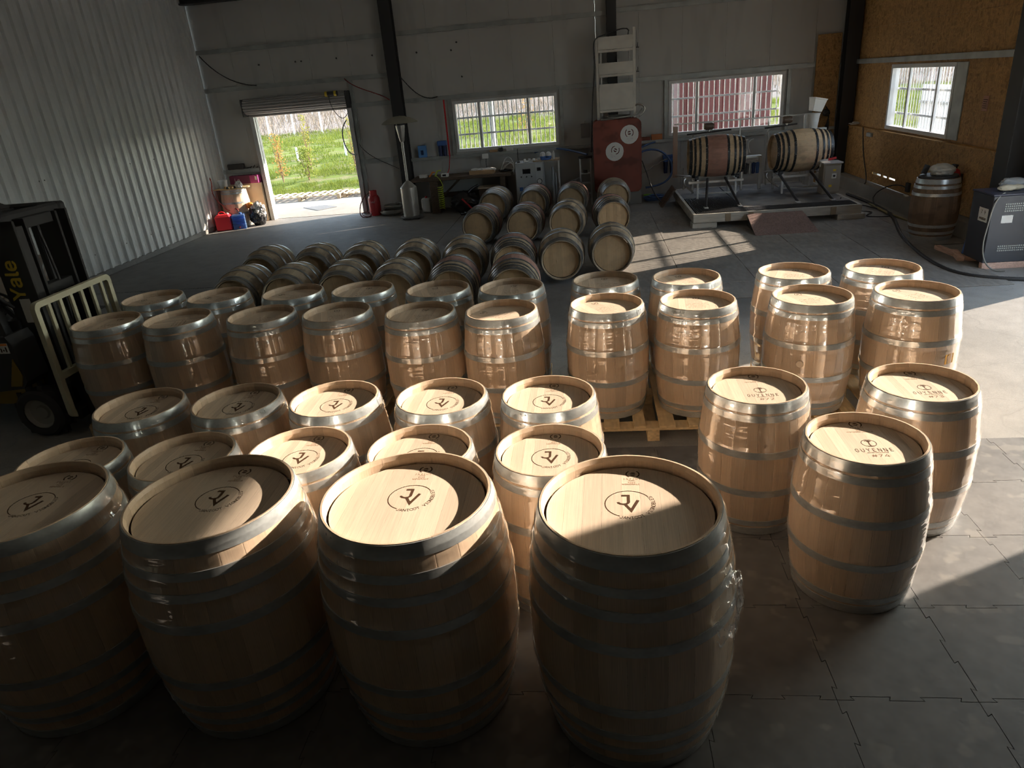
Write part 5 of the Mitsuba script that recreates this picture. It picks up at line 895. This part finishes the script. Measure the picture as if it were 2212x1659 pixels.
for nm, lb, pts, r, mm in (('floor_hose', 'long black hose curving along the curb and across the floor at the right', [(5.66, 16.4, .02), (5.70, 15.2, .025), (5.55, 13.6, .03), (5.2, 12.4, .02), (4.95, 11.2, .02), (4.86, 10.2, .02), (4.98, 9.65, .02), (5.3, 9.4, .02), (5.75, 9.25, .02), (6.3, 9.1, .02)], .028, RUBBER), ('floor_hose', 'yellowish hose lying along the foot of the curb', [(5.72, 15.9, .02), (5.66, 14.8, .02), (5.62, 13.8, .03), (5.70, 13.0, .02), (5.72, 12.5, .02)], .022, mat('hose_olive', (.26, .22, .10), .6)), ('floor_cable', 'thin black cable wriggling over the floor beside the platform', [(4.9, 14.5, .29), (5.15, 14.6, .02), (5.4, 14.2, .02), (5.2, 13.9, .02), (5.5, 13.75, .02), (5.65, 14.4, .02), (5.5, 15.1, .02)], .010, RUBBER), ('socket_cable', 'black cable looping from the wall socket over the curb', [(6.08, 14.4, .36), (5.9, 14.7, .42), (5.7, 14.9, .25), (5.66, 14.6, .03)], .011, RUBBER), ('board_cable', 'black cable hanging from the ledge down the chipboard', [(6.06, 17.0, 1.34), (6.04, 16.9, 1.2), (6.06, 16.8, .8), (6.05, 16.5, .4), (5.9, 16.1, .26)], .012, RUBBER)):
    m1(nm, lb, 'hose' if 'hose' in nm else 'cable', tube(spline(pts, 60), r, 7), mm, True)
so = thing('wall_socket', 'black wall socket with a white tag on the chipboard above the curb', 'socket'); put(so, 'box', P(b6(6.05, 6.10, 14.33, 14.46, .33, .50, .006), RUBBER)); put(so, 'tag', P(b6(6.04, 6.10, 14.36, 14.46, .17, .27, .003), PAPER))
m1('grey_socket', 'grey socket block fixed under the ledge of the chipboard wall', 'socket', b6(6.05, 6.10, 16.5, 16.75, 1.17, 1.25, .006), GREYM); m1('ledge_cable', 'white cable coiled on the corner ledge', 'cable', tube(coil(6.13, 17.7, 1.345, .09, 2.6, .06, wob=.03), .010, 5), WHITE, True)
m1('wall_notice', 'small pinkish paper notice on the chipboard beside the window', 'notice', b6(6.19, 6.198, 12.28, 12.44, 1.86, 2.08, .0), mat('notice', (.48, .26, .20), .7)); put('wall_notice', 'print', P(cat([b6(6.188, 6.19, 12.30, 12.42, 1.90+.03*i, 1.91+.03*i, 0) for i in range(5)]), INK))
m1('corner_cables', 'bundle of black cables hanging on the corner chipboard panel', 'cable', cat([tube(spline([(5.62+.02*i, 18.25, 1.75-.05*i), (5.68, 18.2, 1.5), (5.60+.03*i, 18.25, 1.2), (5.64, 18.24, .8+.1*i)], 24), .014, 5) for i in range(4)]+[mv(crumple(.08, 3, (1, .6, 1), .5), 5.62, 18.20, 1.62)]), RUBBER, True)

# ------------------------------------------------------------------ pallets under the wrapped barrels, forklift
for i, (x, y, w, ly) in enumerate(((-4.25, 6.33, 'leftmost of the five under the wrapped barrels', 1.35), (-2.67, 6.28, 'second from the left under the wrapped barrels', 1.35), (-1.13, 6.11, 'third from the left under the wrapped barrels', 1.35), (.47, 6.03, 'under the four middle wrapped barrels', 1.5), (2.19, 6.05, 'under the four wrapped barrels at the right', 1.35))):
    pallet(f'pine pallet {w}', tr(x, y, 0.0005), 1.36 if i < 3 else 1.26, ly, (PINE,), 'pallets under the wrapped barrels', nb=6, seed=i)
YELD = mat('forklift_yellow', lambda p, n, uv: mi.Color3f(.22, .14, .015)*(.75+.4*fbm(p.x*4, p.y*4, p.z*4, octaves=3)), .5); CRM = mat('rack_cream', (.50, .48, .35), .5); SEATM = mat('seat_vinyl', (.02, .02, .022), .4)
fk = thing('forklift', 'black and yellow forklift with a cream load backrest at the left', 'forklift')
for y0, y1 in ((6.08, 6.26), (6.66, 6.84)):
    mr = put(fk, 'mast_rail', P(cat([b6(-5.66, -5.34, y0, y0+.03, .08, 2.06, .004), b6(-5.66, -5.34, y1-.03, y1, .08, 2.06, .004), b6(-5.52, -5.49, y0+.03, y1-.03, .08, 2.06, .002)]), BLACK))
    if y0 < 6.2: put(mr, 'lettering', P(mv(upright(mv(text_c('Yale', .14, 0, 0, True, d=.002), rz=88)), -5.46, 6.079, 1.50), YEL)); put(mr, 'sticker', P(b6(-5.55, -5.44, 6.077, 6.079, 1.08, 1.32, 0), PAPER)); put(fk, 'inner_rail', P(b6(-5.42, -5.36, y0+.045, y1-.045, .06, 2.0, .004), DARKM))
for z in (1.96, 1.30, .35): put(fk, 'mast_cross_bar', P(b6(-5.50, -5.38, 6.26, 6.66, z, z+.10, .006), BLACK))
for yy in (6.38, 6.54): put(fk, 'hydraulic_cylinder', P(cat([bar((-5.48, yy, .2), (-5.48, yy, 1.3), .035, 12), bar((-5.48, yy, 1.3), (-5.48, yy, 1.97), .02, 10)]), DARKM, 30))
put(fk, 'hose', P(cat([tube(spline([(-5.45, 6.5, 1.95), (-5.40, 6.48, 1.6), (-5.42, 6.52, 1.2), (-5.46, 6.55, .9)], 20), .014, 6), tube(spline([(-5.60, 6.0, 1.75), (-5.72, 6.0, 1.6), (-5.70, 6.0, 1.4), (-5.60, 6.05, 1.25)], 20), .018, 6)]), RUBBER, True))
gp = put(fk, 'guard_pillar', P(hull([(x, y, z) for y in (5.96, 6.05) for x, z in ((-5.90, 2.0), (-5.78, 2.0), (-5.80, 1.0), (-5.72, 1.0))]), BLACK))
put(fk, 'guard_pillar', P(hull([(x, y, z) for y in (6.88, 6.96) for x, z in ((-5.66, 2.0), (-5.52, 2.0), (-5.60, 1.0), (-5.52, 1.0))]), BLACK)); put(fk, 'guard_roof', P(cat([b6(-7.1, -5.46, 5.90, 6.0, 2.0, 2.12, .02), b6(-7.1, -5.46, 6.90, 7.0, 2.0, 2.12, .02), b6(-5.56, -5.46, 6.0, 6.9, 2.0, 2.12, .02), b6(-7.1, -7.0, 6.0, 6.9, 2.0, 2.12, .02)]+[b6(-7.0+.24*i, -6.93+.24*i, 6.0, 6.9, 2.05, 2.09, .006) for i in range(1, 6)]), BLACK)); put(fk, 'lamp_visor', P(mv(lathe([(0, .03), (.16, .02), (.24, -.03), (.23, -.04), (.15, .0), (0, .01)], 28), 0, 0, 0), RUBBER, 40), tr(-5.62, 6.05, 2.22) @ T().scale([1.3, .8, 1.0])); put(fk, 'lamp_post', P(bar((-5.62, 6.05, 2.10), (-5.62, 6.05, 2.24), .02), RUBBER))
put(fk, 'rear_pillar', P(cat([bar((-7.05, 5.95, .9), (-7.05, 5.95, 2.0), .04, 10), bar((-7.05, 6.95, .9), (-7.05, 6.95, 2.0), .04, 10)]), BLACK, 30))
put(fk, 'chassis', P(hull([(x, y, z) for y in (5.98, 6.92) for x, z in ((-7.35, .28), (-7.4, .95), (-6.9, 1.05), (-6.2, .75), (-5.62, .62), (-5.60, .25))]), YELD)); put(fk, 'counterweight', P(hull([(x, y, z) for y in (5.95, 6.95) for x, z in ((-7.5, .25), (-7.55, .8), (-7.35, 1.02), (-6.85, 1.02), (-6.85, .25))]), YELD)); put(fk, 'fender', P(hull([(x, y, z) for y in (5.70, 6.0) for x, z in ((-5.86, .50), (-5.80, .80), (-5.66, 1.02), (-5.50, 1.06), (-5.46, .98), (-5.44, .60), (-5.50, .53))]), BLACK)); put(fk, 'fender', P(hull([(x, y, z) for y in (6.92, 7.2) for x, z in ((-5.86, .50), (-5.80, .80), (-5.66, .92), (-5.50, .90), (-5.46, .60))]), BLACK))
put(fk, 'fender_panel', P(hull([(x, y, z) for y in (5.69, 5.70) for x, z in ((-5.62, .56), (-5.50, .56), (-5.46, .66), (-5.50, .84))]), YELD)); kl = put(fk, 'fender_label', P(b6(-5.70, -5.50, 5.694, 5.70, .90, 1.0, 0), PAPER)); put(kl, 'print', P(cat([b6(-5.685+.026*i, -5.672+.026*i, 5.692, 5.694, .915+.008*(i % 2), .965-.012*(i % 3), 0) for i in range(7)]), INK)); put(kl, 'stripe', P(b6(-5.70, -5.50, 5.693, 5.694, .978, 1.0, 0), ORANGE))
put(fk, 'dashboard', P(hull([(x, y, z) for y in (6.05, 6.85) for x, z in ((-5.66, .62), (-5.62, 1.12), (-5.80, 1.10), (-5.95, .7))]), RUBBER)); put(fk, 'steering_column', P(bar((-5.78, 6.3, 1.0), (-5.95, 6.25, 1.26), .03, 8), RUBBER)); put(fk, 'steering_wheel', P(tube([(.15*math.cos(a), .15*math.sin(a), 0) for a in np.linspace(0, 2*math.pi, 28)[:-1]], .014, 8, closed=True), RUBBER, True), tr(-5.97, 6.22, 1.30) @ T().rotate([0, 1, 0], 25)); put(fk, 'steering_spokes', P(cat([bar((0, 0, 0), (.15*math.cos(a), .15*math.sin(a), 0), .01, 6) for a in (0.3, 2.4, 4.5)]), RUBBER), tr(-5.97, 6.22, 1.30) @ T().rotate([0, 1, 0], 25))
put(fk, 'seat', P(cat([b6(-6.75, -6.28, 6.2, 6.7, 1.0, 1.14, .05)]), SEATM, 30)); put(fk, 'seat_back', P(mv(bx(.14, .5, .55, b=.05), -6.82, 6.45, 1.38, ry=-12), SEATM, 30)); put(fk, 'hood', P(hull([(x, y, z) for y in (6.1, 6.8) for x, z in ((-7.0, .9), (-7.0, 1.0), (-6.2, 1.0), (-6.15, .75))]), RUBBER))
for yy in (5.80, 7.02):
    tyre = lathe([(.155, -.10), (.22, -.105), (.245, -.08), (.25, 0), (.245, .08), (.22, .105), (.155, .10)], 36); lug = cat([mv(bx(.05, .09, .012, b=.002), .249*math.cos(a), .249*math.sin(a), (.05 if i % 2 else -.05)) for i, a in enumerate(np.linspace(0, 2*math.pi, 24, endpoint=False))])
    k = put(fk, 'wheel', P(cat([tyre]), RUBBER, 35), tr(-5.45, yy, .25) @ T().rotate([1, 0, 0], 90)); put(k, 'rim', P(lathe([(0, .05), (.06, .06), (.075, .04), (.13, .05), (.15, .09), (.158, .09), (.158, -.09), (0, -.09)], 32), mat(f'rim_grey{int(yy)}', (.30, .29, .26), .5), 35), tr(-5.45, yy, .25) @ T().rotate([1, 0, 0], 90)); put(k, 'tread', P(lug, RUBBER), tr(-5.45, yy, .25) @ T().rotate([1, 0, 0], 90), kind='stuff')
for yy in (6.05, 6.85): put(fk, 'rear_wheel', P(lathe([(0, -.08), (.19, -.085), (.21, -.06), (.21, .06), (.19, .085), (0, .08)], 28), RUBBER, 35), tr(-7.15, yy, .21) @ T().rotate([1, 0, 0], 90))
# load backrest: rounded frame and slats
br = Polygon([(5.68, .20), (6.80, .20), (6.80, 1.37), (5.68, 1.37)]).buffer(-.07).buffer(.07, 6); inner = Polygon([(5.68, .20), (6.80, .20), (6.80, 1.37), (5.68, 1.37)]).buffer(-.055).buffer(-.03).buffer(.03, 6)
fr_ = prism(br.difference(inner).difference(sbox(5.74, .1, 6.74, .27)), .05); v = fr_.vertices; kb = put(fk, 'load_backrest', P(trimesh.Trimesh(np.stack([-5.12+v[:, 2], v[:, 0], v[:, 1]], -1), fr_.faces, process=False), CRM))
for i in range(6): yy = 5.735+.155*(i+.95); put(kb, 'slat', P(b6(-5.11, -5.08, yy-.02, yy+.02, .66, 1.33, .003), CRM))
put(kb, 'cross_bar', P(b6(-5.12, -5.07, 5.73, 6.75, .60, .67, .004), CRM)); put(fk, 'carriage', P(cat([b6(-5.28, -5.13, 5.85, 6.7, .50, .60, .006), b6(-5.28, -5.13, 5.85, 6.7, .12, .22, .006), b6(-5.3, -5.2, 6.1, 6.2, .2, .5, .006), b6(-5.3, -5.2, 6.5, 6.6, .2, .5, .006)]), BLACK))
for yy in (6.0, 6.55): put(fk, 'fork', P(cat([b6(-5.12, -5.08, yy-.05, yy+.05, .03, .58, .004), hull([(x, yy+s*.05, z) for s in (-1, 1) for x, z in ((-5.12, .03), (-5.12, .065), (-4.99, .03), (-4.99, .05))])]), DARKM))
# wrapped goods behind the forklift
CARDD = mat('dark_carton', (.11, .085, .065), .7)
sw = thing('wrapped_stack', 'brown cartons wrapped in shiny film on a pallet behind the forklift', 'pallet load')
for i, (x0, y0) in enumerate(((-8.75, 7.9), (-8.15, 7.9), (-8.75, 8.5), (-8.15, 8.5))):
    for j in range(3): put(sw, 'carton', P(b6(x0, x0+.58, y0, y0+.58, .145+.35*j, .485+.35*j, .01), CARDD))
ff = bx(1.26, 1.26, 1.08, b=.05).subdivide().subdivide().subdivide(); ff.vertices += (meshkit.noise(ff.vertices*14, 3)[:, None]-.5)*.02*np.sign(ff.vertices); put(sw, 'film', P(mv(ff, -8.16, 8.49, .69), 'film', True)); put(sw, 'pallet', P(cat([b6(-8.78, -7.54, 7.9, 9.1, .12, .142, .003)]+[b6(-8.78+.57*i, -8.68+.57*i, 7.9, 9.1, 0, .12, .003) for i in range(3)]), PINEO))
sw2 = thing('wrapped_bundle', 'pale film-wrapped bundle seen between forklift mast and corrugated wall', 'bundle'); put(sw2, 'contents', P(mv(crumple(.26, 4, (1, 1, 1.3), .3), -8.9, 10.4, .36), WHITE, True)); put(sw2, 'film', P(mv(crumple(.29, 4, (1, 1, 1.3), .5, 4), -8.9, 10.4, .36), 'film', True))
